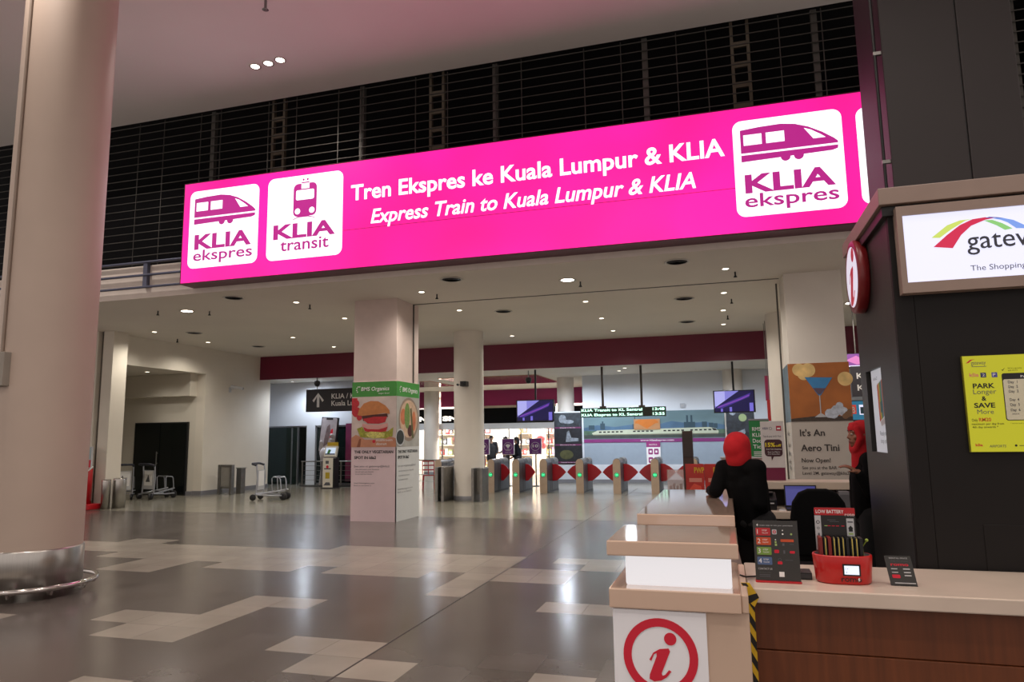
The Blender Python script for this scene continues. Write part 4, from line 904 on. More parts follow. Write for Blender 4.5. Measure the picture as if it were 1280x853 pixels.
# railing, phone sculpture, check-in kiosk, poster by the glass wall
t = thing('glass_railing', 'low steel railing in front of the dark glass doors', 'railing', (-12.6, 21.7, 0))
mb = MB(); mb.tube([(-1.55, 0, .85), (1.9, 0, .85)], .022, steel_d); mb.box(-1.55, 1.9, -.06, .06, 0, .04, dkgrey)
for z in (.22, .38, .54, .7): mb.tube([(-1.5, 0, z), (1.85, 0, z)], .007, steel_d, 6)
mb.build('rails', t)
for x in (-1.5, -.75, .0, .75, 1.5): mb = MB(); mb.box(x - .02, x + .02, -.02, .02, 0, .85, steel_d); mb.build('post', t)
t = thing('phone_sculpture', 'giant smartphone held up by a pale hand-like pedestal, left of the burger pillar', 'sculpture', (-13.35, 22.1, 0))
palem = mat('sculpture_pale', '#b6aeaf', 0.5, noise=0.06)
mb = MB(); mb.lathe([(0, 0), (.3, 0), (.27, .25), (.24, .6), (.27, .95), (.3, 1.15), (.22, 1.3), (0, 1.32)], (0, 0, 0), palem, 20)
for k, x in enumerate((.2, .24, .26, .25)): mb.cap((x, .02, 1.2 + .16 * k), .07, (x - .06, -.12, 1.26 + .16 * k), .06, palem)
mb.cap((-.24, 0, 1.1), .08, (-.22, -.1, 1.5), .065, palem); mb.build('hand_pedestal', t)
mb = MB(); mb.T = Matrix.Translation((.02, -.02, 1.75)) @ Matrix.Rotation(0.06, 4, 'Y') @ Matrix.Rotation(-0.08, 4, 'X')
mb.box(-.33, .33, -.04, .06, -.62, .62, black); P = Pan(mb, (-.33, -.04, -.62), eps=.003); P.rrect(.03, .03, .63, 1.21, .06, mat('phone_print', '#a9a0a4', .4, noise=.15, scale=5), 1); P.rect(.2, 1.15, .46, 1.21, black, 2)
P.poly([(.2, .2), (.34, .3), (.42, .7), (.36, 1.0), (.26, .9), (.2, .5)], mat('print_figure_grey', '#6c5a5c', .5, noise=.3, scale=9), 2); P.poly([(.4, .5), (.52, .65), (.5, .85), (.42, .8)], red_p, 2.5); mb.build('phone', t, 0.02)
t = thing('self_service_kiosk', 'slim white self-service machine with a tilted screen and yellow top sign', 'kiosk', (-12.55, 20.95, 0))
wk = mat('kiosk_white', '#d5cfc2', .4, noise=.03)
mb = MB(); mb.box(-.22, .22, -.12, .14, .03, .98, wk); mb.box(.16, .225, -.13, .15, .03, .98, black); mb.box(-.26, .26, -.18, .18, 0, .03, dkgrey); P = Pan(mb, (-.22, -.12, 0), eps=.002)
P.rect(.05, .62, .3, .66, grey_p, 1); P.rect(.1, .8, .22, .9, grey_p, 1); P.rect(.1, .32, .26, .52, mat('print_yellow', '#b39a1e', .5), 1); P.disc(.17, .7, .05, red_p, 1); P.poly([(.04, .1), (.3, .1), (.26, .2), (.12, .2)], grey_p, 1); mb.build('cabinet', t, .008)
mb = MB(); mb.T = Matrix.Translation((0, -.02, 1.02)) @ Matrix.Rotation(-.3, 4, 'X'); mb.box(-.22, .22, -.06, .04, 0, .36, wk); P = Pan(mb, (-.22, -.06, 0), eps=.003); P.rect(.04, .06, .4, .3, lit('kiosk_screen', '#c4d4e8', .9), 1); P.poly([(.1, .08), (.2, .1), (.24, .22), (.14, .24)], mat('print_leaf', '#3b7a3a', .5), 2); P.rect(.04, .06, .4, .1, mat('print_navy', '#2a3560', .5), 2); mb.build('screen_head', t, .008)
mb = MB(); mb.box(-.2, .2, .1, .13, 1.3, 1.5, mat('kiosk_yellow', '#b89a24', .5)); mb.build('top_sign', t, .004)
mb = MB(); mb.box(-12.9, -10.75, 22.5, 22.58, .12, 2.15, mat('poster_plum', '#7a2750', .5, noise=.25, scale=1.2)); P = Pan(mb, (-12.9, 22.5, .12), eps=.003)
P.poly([(.2, .45), (1.0, .6), (1.8, .9), (1.8, .7), (1.2, .45), (.4, .3)], mat('print_mauve_white', '#b79aa8', .5, noise=.2, scale=5), 1)
for z, e in ((1.32, 1.0), (1.1, 1.0)):
    for k in range(6): P.rect(.3 + k * .13, z, .3 + k * .13 + .09, z + .15, white_p, 2)
P.rect(.3, .95, .95, .99, white_p, 2); P.rect(.3, .5, 1.1, .8, mat('print_teal_pale', '#6d8f98', .5, noise=.2), 1); P.rect(0, 0, 2.15, .1, mat('print_plum_dark', '#401028', .5), 1)
mb.top('wall_poster', 'large plum poster on the glass wall behind the white self-service machine', 'poster', None, (-11.8, 22.58, .12))

# red chair and rail between burger pillar and gates
t = thing('chair', 'red slat-backed chair seen between the burger pillar and the first gate', 'chair', (-8.95, 20.75, 0), 0.5)
rc = mat('chair_red', '#a81420', .4)
mb = MB(); mb.box(-.19, .19, -.19, .19, .43, .46, rc); mb.build('seat', t, .01)
mb = MB()
for x in (-.18, 0, .18): mb.tube([(x, .18, .44), (x, .24, .88)], .014, rc, 8)
for z in (.6, .74, .87): mb.tube([(-.18, .2 + (z - .44) * .13, z), (.18, .2 + (z - .44) * .13, z)], .02, rc, 8)
mb.build('backrest', t)
for x in (-.17, .17):
    for y in (-.17, .17): mb = MB(); mb.tube([(x, y, .43), (x * 1.1, y * 1.15, 0)], .015, rc, 8); mb.build('leg', t)
t = thing('glass_railing', 'short steel and glass rail beside the left-end ticket gate', 'railing', (-9.3, 20.1, 0))
mb = MB(); mb.tube([(-1.2, 0, .93), (.9, 0, .93)], .02, steel_d)
for z in (.3, .5): mb.tube([(-1.2, 0, z), (.9, 0, z)], .01, steel_d, 8)
mb.build('rails', t)
for x in (-1.15, -.2, .85): mb = MB(); mb.box(x - .02, x + .02, -.02, .02, 0, .93, steel_d); mb.build('post', t)

# ================================================================== COUNTERS AND KIOSK (right foreground)
beige = mat('counter_beige_laminate', '#d6b8a2', 0.12, noise=0.03, scale=2, coat=1.0); beige_b = mat('counter_body_beige', '#d0b5a0', 0.4, noise=0.03, scale=2)
stone = mat('desk_top_stone', '#d6c4b4', 0.28, noise=0.04, scale=5, coat=0.3)
wood = mat('desk_walnut', '#6d3a1d', 0.45, noise=0.18, scale=4, stretch=(9, 9, 0.5))
sign_red = mat('info_sign_red', '#d8213a', 0.5, noise=0.02)
def draw_i(P, cx, cy, k, mt, l=2, ring=True):
    c0 = (-0.341, 0.582)
    if ring: P.ring(cx, cy, 0.132 * k, 0.17 * k, mt, l)
    P.disc(cx + (-0.293 - c0[0]) * k, cy + (0.662 - c0[1]) * k, 0.028 * k, mt, l)
    st = [(-0.392, 0.565), (-0.372, 0.598), (-0.343, 0.615), (-0.302, 0.62), (-0.296, 0.607), (-0.338, 0.508), (-0.334, 0.498), (-0.322, 0.503), (-0.304, 0.525), (-0.293, 0.519), (-0.315, 0.493), (-0.34, 0.477), (-0.372, 0.470), (-0.394, 0.480), (-0.392, 0.5), (-0.358, 0.582), (-0.358, 0.596), (-0.37, 0.59), (-0.383, 0.56)]
    P.poly([(cx + (x - c0[0]) * k, cy + (z - c0[1]) * k) for x, z in st], mt, l)
IC = thing('information_counter', 'stepped beige information counter with a glowing white band and red i sign', 'counter', (-0.27, 3.8, 0), world=True)
mb = MB(); mb.box(-.575, .03, 3.47, 4.1, 1.03, 1.1, beige); mb.build('top_slab', IC, .006, world=True)
mb = MB(); mb.box(-.5, -.005, 3.56, 4.04, .88, 1.03, lit('glow_band', '#f2eef0', .80)); mb.build('light_box', IC, .012, 3, world=True)
mb = MB(); mb.box(-.57, .03, 3.47, 4.3, .79, .88, beige); mb.box(-.55, .062, 3.5, 4.3, 0, .8, beige_b); mb.box(.03, .062, 3.49, 4.3, .79, .872, beige_b); mb.build('body', IC, .006, world=True)
mb = MB(); mb.box(-.556, -.128, 3.485, 3.5, .3, .785, mat('info_panel_white', '#fafaff', .35, noise=.01)); P = Pan(mb, (0, 3.485, 0), eps=.0015); draw_i(P, -.341, .582, 1.0, sign_red); mb.build('info_sign', IC, world=True)
C2 = thing('long_counter', 'long beige counter behind the stepped one, where the woman rests her elbow', 'counter', (-.26, 5.7, 0), world=True)
mb = MB(); mb.box(-.57, .03, 4.66, 6.75, 1.03, 1.1, beige); mb.build('top_slab', C2, .006, world=True)
mb = MB(); mb.box(-.5, -.03, 4.72, 6.7, 0, 1.03, beige_b); mb.build('body', C2, .004, world=True)
SD = thing('service_desk', 'service desk with a pale stone top and walnut front, in front of the black kiosk', 'desk', (1.35, 4.0, 0), world=True)
mb = MB(); mb.box(.065, 2.7, 3.72, 4.43, .79, .86, stone); mb.build('top', SD, .006, world=True)
mb = MB(); mb.box(.09, 2.66, 3.80, 3.84, .56, .79, wood); mb.box(.09, 2.66, 3.79, 3.84, 0, .557, wood); mb.build('front_panel', SD, .003, world=True)
mb = MB(); mb.box(.09, .12, 3.84, 4.4, 0, .79, wood); mb.box(2.63, 2.66, 3.84, 4.4, 0, .79, wood); mb.build('side_panel', SD, world=True)
# hazard tape on the desk corner
yel = mat('tape_yellow', '#d8b020', .5, noise=.08, scale=30); tblk = mat('tape_black', '#15130f', .5)
mb = MB(); mb.box(.066, .092, 3.705, 3.717, 0, .80, yel); P = Pan(mb, (.066, 3.705, 0), eps=.0008)
for k in range(9):
    z = .03 + k * .09; P.poly([(0, z + .045), (.026, z), (.026, z + .045), (0, z + .09)], tblk, 1)
mb.prism([(.035, .885), (.075, .885), (.115, .82), (.092, .775), (.066, .80)], (0, 3.702, 0), (1, 0, 0), (0, 0, 1), .012, yel)
P = Pan(mb, (0, 3.702, 0), eps=.0008); P.poly([(.035, .885), (.06, .885), (.07, .87), (.05, .865)], tblk, 1); P.poly([(.06, .825), (.105, .84), (.115, .82), (.07, .79)], tblk, 1)
mb.top('hazard_tape', 'yellow and black hazard tape down the corner between counter and desk', 'tape', None, (.08, 3.71, 0))

# tent card
t = thing('instruction_board', 'upright black tabletop board with four numbered coloured steps', 'sign', (.217, 3.88, .86))
mb = MB(); mb.T = Matrix.Rotation(-0.06, 4, 'X'); mb.box(-.106, .106, 0, .006, .008, .3, mat('board_black', '#2b2926', .3, noise=.05)); P = Pan(mb, (-.106, 0, 0), eps=.001)
P.text('4', .016, .272, .012, white_p, None, 1, .02); P.text('simple steps to rent your powerbank', .03, .274, .006, ltgrey, .19, 1)
for k, (c, z) in enumerate((('#b3242a', .226), ('#c04a22', .18), ('#6f8f3a', .132), ('#4a5f86', .084))):
    mt = mat('step' + c, c, .5); P.rrect(.012, z, .082, z + .038, .004, mt, 1); P.text(str(k + 1), .018, z + .008, .022, white_p, None, 2)
    P.text('STEP', .042, z + .022, .007, white_p, .066, 2); P.text('FOLLOW', .042, z + .010, .006, white_p, .07, 2)
P.rrect(.09, .233, .112, .257, .004, ltgrey, 1); P.ring(.101, .245, .004, .008, red_p, 2, 16); P.disc(.14, .235, .004, white_p, 1); P.disc(.18, .235, .005, mat('print_lime', '#9ab36a', .5), 1); P.disc(.14, .253, .003, white_p, 1)
P.rect(.128, .197, .19, .21, MATS['step#c04a22'], 1); P.rect(.1, .19, .108, .2, mat('print_lime', '#9ab36a', .5), 1); P.rect(.1, .177, .11, .187, MATS['print_lime'], 1); P.disc(.104, .207, .003, white_p, 1); P.rect(.135, .178, .145, .19, grey_p, 1); P.rect(.17, .185, .19, .187, grey_p, 1)
P.rrect(.095, .142, .118, .158, .005, red_p, 1); P.rrect(.168, .142, .192, .154, .004, red_p, 1); P.rect(.138, .14, .146, .156, grey_p, 1)
P.rrect(.108, .088, .13, .102, .004, red_p, 1); P.ring(.119, .11, .006, .008, grey_p, 1, 16); P.rect(.145, .108, .18, .11, grey_p, 1)
P.text('CONTACT US', .014, .06, .009, ltgrey, .08, 1); P.text('hello customer care line', .018, .045, .005, grey_p, .075, 1)
for z in (.034, .026): P.rect(.018, z, .07, z + .003, grey_p, 1)
P.rect(.112, .028, .136, .052, white_p, 1); mb.build('board', t)
mb = MB(); mb.box(-.108, .108, -.02, .04, 0, .008, red_pl); mb.build('base', t, .002)
# power bank station
t = thing('charging_station', 'red power bank rental box with a small lit screen on the desk', 'charging station', (.528, 3.97, .86))
def stad(w, d, n=10):
    pts = []
    for cx, cy, a in ((w - d, -0, -90), (w - d, 0, 0), (-(w - d), 0, 90), (-(w - d), 0, 180)):
        for k in range(n): tt = math.radians(a + 90 * k / (n - 1)); pts.append((cx + d * math.cos(tt), cy + d * math.sin(tt)))
    return pts
def loft(mb, secs, mt):
    vs = []; n = len(secs[0][0])
    for pts, z in secs: vs += [(x, y, z) for x, y in pts]
    mb.add(vs, [(i * n + k, i * n + (k + 1) % n, (i + 1) * n + (k + 1) % n, (i + 1) * n + k) for i in range(len(secs) - 1) for k in range(n)], mt, True)
red_box = mat('station_red', '#b81412', .3, noise=.03, coat=.1)
mb = MB(); loft(mb, [(stad(.02, .01), 0), (stad(.118, .075), 0), (stad(.128, .082), .008), (stad(.138, .088), .13), (stad(.136, .086), .137), (stad(.128, .078), .137)], red_box); mb.build('body', t)
mb = MB(); loft(mb, [(stad(.128, .078), .137), (stad(.124, .074), .112), (stad(.02, .01), .112)], midgrey); mb.build('tray', t)
mb = MB(); mb.T = Matrix.Rotation(.045, 4, 'X'); mb.box(-.012, .068, -.0855, -.07, .048, .104, black); P = Pan(mb, (-.012, -.0855, .048), eps=.001); P.rect(.007, .007, .073, .049, lit('station_screen', '#dfe6f5', 1.1), 1); P.text('1 +', .012, .03, .008, grey_p, None, 2); P.text('2', .014, .014, .008, grey_p, None, 2); mb.build('screen', t, .003)
mb = MB(); mb.T = Matrix.Rotation(.045, 4, 'X'); P = Pan(mb, (-.02, -.0838, .02), eps=.001); P.text('romo', 0, .0, .026, black_p, .09, 1, .01); P.poly([(.076, .02), (.083, .02), (.08, .012), (.084, .012), (.075, 0), (.078, .009), (.074, .009)], white_p, 2); mb.build('lettering', t)
mb = MB(); mb.box(-.108, .085, .066, .071, .112, .355, mat('card_dark', '#1b1716', .4)); P = Pan(mb, (-.108, .066, .112), eps=.001)
P.rrect(0, .205, .193, .243, .006, red_pl, 1); P.text('LOW BATTERY', .008, .215, .017, white_p, .14, 2, .012); P.text('roto', .145, .203, .015, white_p, .19, 2)
P.rect(.0, .03, .03, .203, ltgrey, 1); P.rect(.15, .1, .185, .19, ltgrey, 1); P.ring(.015, .17, .006, .009, black_p, 2, 14); P.ring(.015, .14, .004, .006, black_p, 2, 14); P.rect(.012, .09, .02, .115, grey_p, 2); P.poly([(.155, .14), (.168, .155), (.181, .14), (.177, .14), (.177, .125), (.159, .125), (.159, .14)], black_p, 2); P.rect(.155, .17, .18, .176, grey_p, 2); P.rect(.157, .11, .179, .118, mat('print_lime', '#9ab36a', .5), 2)
for x, c in ((.045, 'green'), (.06, 'r'), (.08, 'r'), (.1, 'r'), (.125, 'r')): P.rect(x, .15, x + .014, .154, red_p if c == 'r' else MATS['print_lime'], 2)
P.rect(.06, .18, .1, .183, grey_p, 2); P.rect(.07, .172, .115, .175, grey_p, 2)
mb.build('display_card', t)
rdm = mat('bank_red', '#7a1c18', .4); banks = {}
for k in range(10):
    x = .528 - .095 + k * .0205; kind = ('red', 'cable', 'red', 'cable', 'cable', 'cable', 'plain', 'cable', 'cable', 'plain')[k]
    lab = {'red': 'dark red power bank at the left end of the row in the red box' if k == 0 else 'dark red power bank third from the left in the red box',
           'cable': 'black power bank with a yellow cable strip standing in the red box', 'plain': 'all-black power bank without a yellow strip in the red box'}[kind]
    grp = {'cable': 'black power banks with yellow strips', 'plain': 'all-black power banks'}.get(kind)
    if kind in banks: dup(banks[kind], (x, 3.975, .972), None, lab, grp); continue
    t2 = thing('power_bank', lab, 'power bank', (x, 3.975, .972), 0, grp); banks[kind] = t2
    mb = MB(); mb.box(-.008, .008, -.03, .05, 0, .104, rdm if kind == 'red' else black); mb.build('case', t2, .002)
    if kind == 'cable': mb = MB(); mb.tube([(.0, -.034, .005), (.0, -.034, .098), (.0, -.02, .104)], .0024, mat('cable_yellow', '#b9a54a', .5)); mb.build('cable', t2)
mb = MB(); mb.tube([(.632, 3.99, .973), (.628, 3.985, 1.03), (.645, 3.97, 1.06)], .003, mat('cable_lime', '#8fa43a', .5), 8); mb.ell((.647, 3.968, 1.065), (.008, .006, .008), MATS['cable_lime']); mb.top('charging_cable', 'lime green charging lead sticking up at the right of the red box', 'cable', None, (.632, 3.99, .973))
mb = MB(); mb.box(.325, .385, 3.98, 4.1, .86, .895, black); mb.box(.33, .38, 3.976, 3.98, .866, .888, dkgrey); mb.top('power_adapter', 'black power adapter brick between the instruction board and the red box', 'adapter', None, (.355, 4.04, .86), .006)
mb = MB(); mb.tube([(.34, 4.0, .875), (.3, 3.99, .866), (.22, 4.0, .864), (.12, 3.99, .866), (.06, 3.93, .872), (.035, 3.9, .885)], .0045, black, 8); mb.top('extension_cable', 'thin black cord running across the desk behind the instruction board', 'cord', None, (.2, 3.99, .86))
t = thing('price_card', 'small tilted black card stand right of the red power bank box', 'sign', (.79, 3.92, .86))
mb = MB(); mb.T = Matrix(((1, 0, -.13, 0), (0, 1, .18, 0), (0, 0, 1, 0), (0, 0, 0, 1))); mb.box(-.058, .058, 0, .005, 0, .137, mat('board_black', '#2b2926', .3)); P = Pan(mb, (-.058, 0, 0), eps=.001)
P.text('RENTAL PRICE', .02, .124, .006, ltgrey, .1, 1); P.text('charge while you move', .025, .112, .005, grey_p, .1, 1); P.text('romo', .02, .092, .014, red_p, .098, 1, .02)
for z in (.076, .06, .046): P.rect(.018, z, .045, z + .004, ltgrey, 1); P.rect(.07, z, .1, z + .005, ltgrey, 1)
P.rrect(.015, .036, .05, .052, .004, red_p, 2); P.rect(.02, .012, .11, .016, ltgrey, 1); mb.build('card', t)
mb = MB(); mb.box(-.05, .05, .0, .06, 0, .005, black); mb.build('foot', t)

# kiosk
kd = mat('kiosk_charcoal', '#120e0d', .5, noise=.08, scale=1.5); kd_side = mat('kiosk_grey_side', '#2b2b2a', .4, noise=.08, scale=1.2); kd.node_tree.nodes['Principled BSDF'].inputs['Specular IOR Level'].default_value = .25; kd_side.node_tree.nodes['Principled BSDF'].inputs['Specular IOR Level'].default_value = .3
taupe = mat('kiosk_taupe_trim', '#8f7b70', .45, noise=.04)
KX, KY0, KY1 = .97, 4.45, 5.66
KS = thing('kiosk_booth', 'tall black kiosk booth with a taupe cornice, at the right edge of the photo', 'kiosk', (2.0, 5.2, 0), world=True)
mb = MB(); mb.box(KX + .1, 3.2, KY0, KY1, 0, 2.86, kd); mb.box(KX, KX + .1, KY0, KY0 + .04, 0, 2.86, kd); mb.box(1.3, 3.2, KY0 - .004, KY0 + .01, 0, 1.1, kd); mb.build('front_wall', KS, .004, world=True)
mb = MB(); mb.box(KX, KX + .1, KY0 + .04, 4.97, 0, 2.86, kd_side); mb.box(KX, KX + .1, 5.46, KY1, 0, 2.86, kd_side); mb.box(KX, KX + .1, 4.97, 5.46, 0, 1.465, kd_side); mb.box(KX, KX + .1, 4.97, 5.46, 2.015, 2.86, kd_side); mb.build('side_wall', KS, world=True)
mb = MB(); mb.box(KX - .03, 3.22, KY0 - .02, KY1 + .02, 2.84, 2.9, black); mb.box(KX - .05, 3.25, KY0 - .06, KY1 + .04, 2.9, 3.0, taupe); mb.build('cornice', KS, .004, world=True)
mb = MB(); mb.box(KX + .022, KX + .1, 4.975, 5.40, 1.465, 2.015, white_p); P = Pan(mb, (KX + .022, 5.40, 1.465), (0, -1, 0), (0, 0, 1), .0015)
P.rect(0, 0, .42, .55, lit('ad_pale', '#c9c8cf', .55), 1)
for k, c in enumerate(('#b83a30', '#c9a63a', '#5a8f4a', '#3f7f9a', '#c96f3a')): P.poly([(.18 + k * .035, .2 + .008 * k), (.215 + k * .035, .208 + .008 * k), (.205 + k * .035, .455 + .006 * k), (.17 + k * .035, .44 + .006 * k)], mat('ad' + c, c, .5), 2)
P.poly([(.22, .17), (.42, .2), (.4, .24), (.2, .2)], ltgrey, 1.8); P.rect(.24, .26, .3, .33, mat('ad_teal', '#2f6a70', .5), 3)
P.text('Ready to fly', .16, .11, .03, grey_p, .42, 2); P.text('shop online', .16, .06, .03, grey_p, .4, 2); P.text('klia2', .08, .48, .02, grey_p, .2, 2)
mb.build('recessed_advert', KS, world=True)
t = thing('info_disc', 'round red-rimmed white i sign on the side of the black kiosk', 'sign', (KX, 5.28, 2.665), world=True)
mb = MB(); mb.lathe([(0, 0), (.245, 0), (.255, -.01), (.255, -.06), (.245, -.07), (0.2, -.07)], (KX, 5.28, 2.665), mat('disc_rim_red', '#7d1a1e', .35), 48, 'x'); mb.build('rim', t, world=True)
mb = MB(); P = Pan(mb, (KX - .071, 5.28, 2.665), (0, -1, 0), (0, 0, 1), .002); P.disc(0, 0, .21, lit('disc_white', '#e2dcec', .85), 0, n=48); draw_i(P, 0, 0, 1.75, lit('disc_red', '#c2203c', .6), 1, False); mb.build('face', t, world=True)
t = thing('mall_sign', 'white lit sign with a red rainbow arch and the word gateway on the kiosk', 'sign', (1.8, KY0, 2.37), world=True)
mb = MB(); y0, y1 = 4.37, 4.45
mb.box(1.0, 2.62, y0, y1, 2.82, 2.875, taupe); mb.box(1.0, 2.62, y0, y1, 2.37, 2.43, taupe); mb.box(1.0, 1.03, y0, y1, 2.43, 2.82, taupe); mb.box(2.59, 2.62, y0, y1, 2.43, 2.82, taupe); mb.build('frame', t, world=True)
mb = MB(); P = Pan(mb, (0, 4.385, 0), eps=.0015); P.rect(1.03, 2.43, 2.59, 2.82, disp_w, 0)
lm = lambda n, c: lit('logo_' + n, c, .85)
P.poly([(1.17, 2.679), (1.212, 2.675), (1.272, 2.718), (1.345, 2.761), (1.38, 2.768), (1.318, 2.766), (1.253, 2.744)], lm('lime', '#cfe06a'), 1)
P.poly([(1.475, 2.762), (1.516, 2.762), (1.575, 2.742), (1.627, 2.707), (1.626, 2.69), (1.584, 2.695), (1.547, 2.731), (1.515, 2.749)], lm('blue', '#7ea2ee'), 1)
P.poly([(1.434, 2.754), (1.475, 2.753), (1.52, 2.73), (1.567, 2.695), (1.53, 2.69), (1.492, 2.72)], lm('green', '#8fce7a'), 1)
P.poly([(1.176, 2.625), (1.27, 2.61), (1.317, 2.681), (1.37, 2.729), (1.441, 2.756), (1.482, 2.762), (1.442, 2.771), (1.38, 2.766), (1.315, 2.738), (1.248, 2.688)], lm('red', '#d3234e'), 2)
P.poly([(1.44, 2.765), (1.482, 2.763), (1.53, 2.757), (1.5, 2.765), (1.46, 2.771)], lm('violet', '#5a4aa0'), 2.5)
P.text('gateway', 1.34, 2.597, .1, mat('logo_ink', '#3a3c48', .5), 1.80, 3, .004); P.text('@ klia2', 1.607, 2.535, .03, grey_p, 1.80, 3); P.text('The Shopping Mall', 1.346, 2.474, .03, grey_p, 1.70, 3)
mb.build('face', t, world=True)
t = thing('parking_poster', 'yellow lit parking offer poster on the black kiosk front', 'poster', (1.5, KY0, 1.48), world=True)
ylw = lit('poster_yellow', '#c9c51e', .62)
mb = MB(); mb.box(1.272, 1.86, 4.425, 4.45, 1.483, 2.007, mat('poster_edge', '#8f8c1c', .5)); mb.build('backing', t, world=True)
mb = MB(); P = Pan(mb, (0, 4.424, 0), eps=.0012); P.rect(1.274, 1.485, 1.858, 2.005, ylw, 0)
P.poly([(1.288, 1.966), (1.31, 1.985), (1.335, 1.988), (1.318, 1.982), (1.302, 1.968)], red_p, 1); P.text('gateway', 1.313, 1.957, .022, grey_p, 1.384, 1); P.rect(1.315, 1.945, 1.385, 1.948, grey_p, 1)
P.text('klia', 1.3, 1.892, .02, mat('print_salmon', '#d88a6a', .5), 1.345, 1, .03); P.rect(1.353, 1.886, 1.38, 1.912, mat('print_navy', '#2a3560', .5), 1); P.text('2', 1.36, 1.892, .014, white_p, 1.374, 2); P.rect(1.406, 1.885, 1.433, 1.912, mat('print_indigo', '#4a4a9a', .5), 1); P.text('P', 1.411, 1.89, .017, white_p, 1.424, 2)
P.text('PARK', 1.311, 1.828, .026, black_p, 1.415, 1, .03); P.text('Longer', 1.31, 1.796, .026, grey_p, 1.42, 1); P.text('&', 1.347, 1.76, .024, black_p, 1.37, 1, .03); P.text('SAVE', 1.308, 1.722, .026, black_p, 1.408, 1, .03); P.text('More', 1.32, 1.688, .024, grey_p, 1.398, 1)
P.text('Only', 1.29, 1.648, .015, black_p, 1.318, 1, .01); P.text('RM20', 1.324, 1.648, .019, mat('print_orange_red', '#c2441c', .5), 1.382, 1, .02); P.text('maximum per day from', 1.288, 1.629, .011, black_p, 1.44, 1, .01); P.text('4th day onwards *', 1.29, 1.612, .011, black_p, 1.412, 1, .01)
P.poly([(1.453, 1.925), (1.46, 1.918), (1.472, 1.936), (1.46, 1.924)], black_p, 1); P.text('24 hrs security', 1.484, 1.928, .008, black_p, 1.55, 1); P.text('with CCTV', 1.484, 1.916, .008, black_p, 1.53, 1)
P.rrect(1.452, 1.65, 1.82, 1.905, .012, black_p, 1); P.rrect(1.456, 1.654, 1.816, 1.872, .01, mat('poster_ivory', '#cfcab0', .5), 2); P.text('PARKING RATES', 1.54, 1.88, .012, white_p, 1.72, 2)
for s_, z in (('Day  1', 1.85), ('Day  2', 1.825), ('Day  3', 1.8), ('Day  4', 1.755), ('Day  5', 1.728), ('Day  6', 1.70)): P.text(s_, 1.478, z, .014, grey_p, 1.522, 3, .008)
P.text('onwards', 1.482, 1.682, .008, grey_p, 1.515, 3)
P.text('* terms and conditions apply', 1.47, 1.632, .006, black_p, 1.6, 1); P.text('klia', 1.296, 1.515, .014, red_p, 1.33, 1, .03); P.text('AIRPORTS', 1.36, 1.508, .013, grey_p, 1.44, 1, .01, .2); P.disc(1.485, 1.517, .006, black_p, 1); P.rect(1.5, 1.515, 1.56, 1.518, black_p, 1)
mb.build('print', t, world=True)

# back counter, laptop, printer etc.
bw = mat('back_counter_white', '#c8b8a6', .35, noise=.03); brn = mat('back_counter_brown', '#2e2420', .5, noise=.1)
BC = thing('back_counter', 'pale back counter with a raised ledge behind the office chair', 'counter', (.8, 7.7, 0), world=True)
mb = MB(); mb.box(.16, 1.42, 7.68, 8.1, 1.04, 1.115, bw); mb.build('ledge', BC, .006, world=True)
mb = MB(); mb.box(.16, 1.42, 7.3, 7.95, .79, .86, bw); mb.build('desktop', BC, .006, world=True)
mb = MB(); mb.box(.2, 1.38, 7.95, 8.0, 0, 1.04, brn); mb.box(.2, 1.38, 7.4, 7.44, 0, .79, matt_black); mb.box(.18, .21, 7.4, 8.0, 0, 1.04, brn); mb.box(1.36, 1.39, 7.4, 8.0, 0, 1.04, brn); mb.build('carcass', BC, world=True)
t = thing('laptop', 'open laptop with a lilac screen on the back counter', 'laptop', (.68, 7.52, .86))
mb = MB(); mb.box(-.15, .15, -.14, .08, 0, .018, black); P = Pan(mb, (-.15, -.14, .018), (1, 0, 0), (0, 1, 0), .001)
for k in range(4): P.rect(.02, .07 + .03 * k, .28, .09 + .03 * k, dkgrey, 1)
mb.build('keyboard_base', t, .003)
mb = MB(); mb.T = Matrix.Translation((0, .08, .018)) @ Matrix.Rotation(-.15, 4, 'X'); mb.box(-.15, .15, 0, .01, 0, .212, black); P = Pan(mb, (-.15, 0, 0), eps=.001); P.rect(.012, .014, .288, .2, lit('laptop_lilac', '#5c5ca8', .5), 1); P.rect(.012, .175, .288, .2, lit('laptop_bar', '#4a4a90', .6), 2); mb.build('screen', t, .003)
t = thing('printer', 'small black receipt printer on the back counter beside the woman in black', 'printer', (.35, 7.55, .86))
mb = MB(); mb.prism([(-.12, 0), (.1, 0), (.1, .16), (.02, .16), (-.12, .1)], (.095, 0, 0), (0, 1, 0), (0, 0, 1), .19, black); mb.build('body', t, .008)
mb = MB(); mb.box(-.07, .07, -.13, -.1, .06, .07, ltgrey); mb.box(-.07, .07, -.06, .06, .155, .165, dkgrey); mb.build('paper_slot', t)
mb = MB(); mb.box(.46, .52, 7.36, 7.42, .86, .868, white_p); mb.box(.465, .515, 7.365, 7.415, .868, .874, ltgrey); mb.top('card_stack', 'little stack of white cards on the front edge of the back counter', 'cards', None, (.49, 7.39, .86))
mb = MB(); mb.box(1.03, 1.12, 7.6, 7.8, .86, 1.03, midgrey); mb.box(1.035, 1.115, 7.595, 7.6, .88, 1.0, grey_p); mb.top('box_file', 'grey box file standing under the ledge of the back counter', 'file', None, (1.075, 7.7, .86), .004)
mb = MB(); mb.box(1.14, 1.21, 7.6, 7.8, .86, 1.02, mat('file_brown', '#5a4230', .6)); mb.box(1.15, 1.2, 7.595, 7.6, .9, .98, black_p); mb.top('box_file', 'brown box file standing beside the grey one under the ledge', 'file', None, (1.175, 7.7, .86), .004)
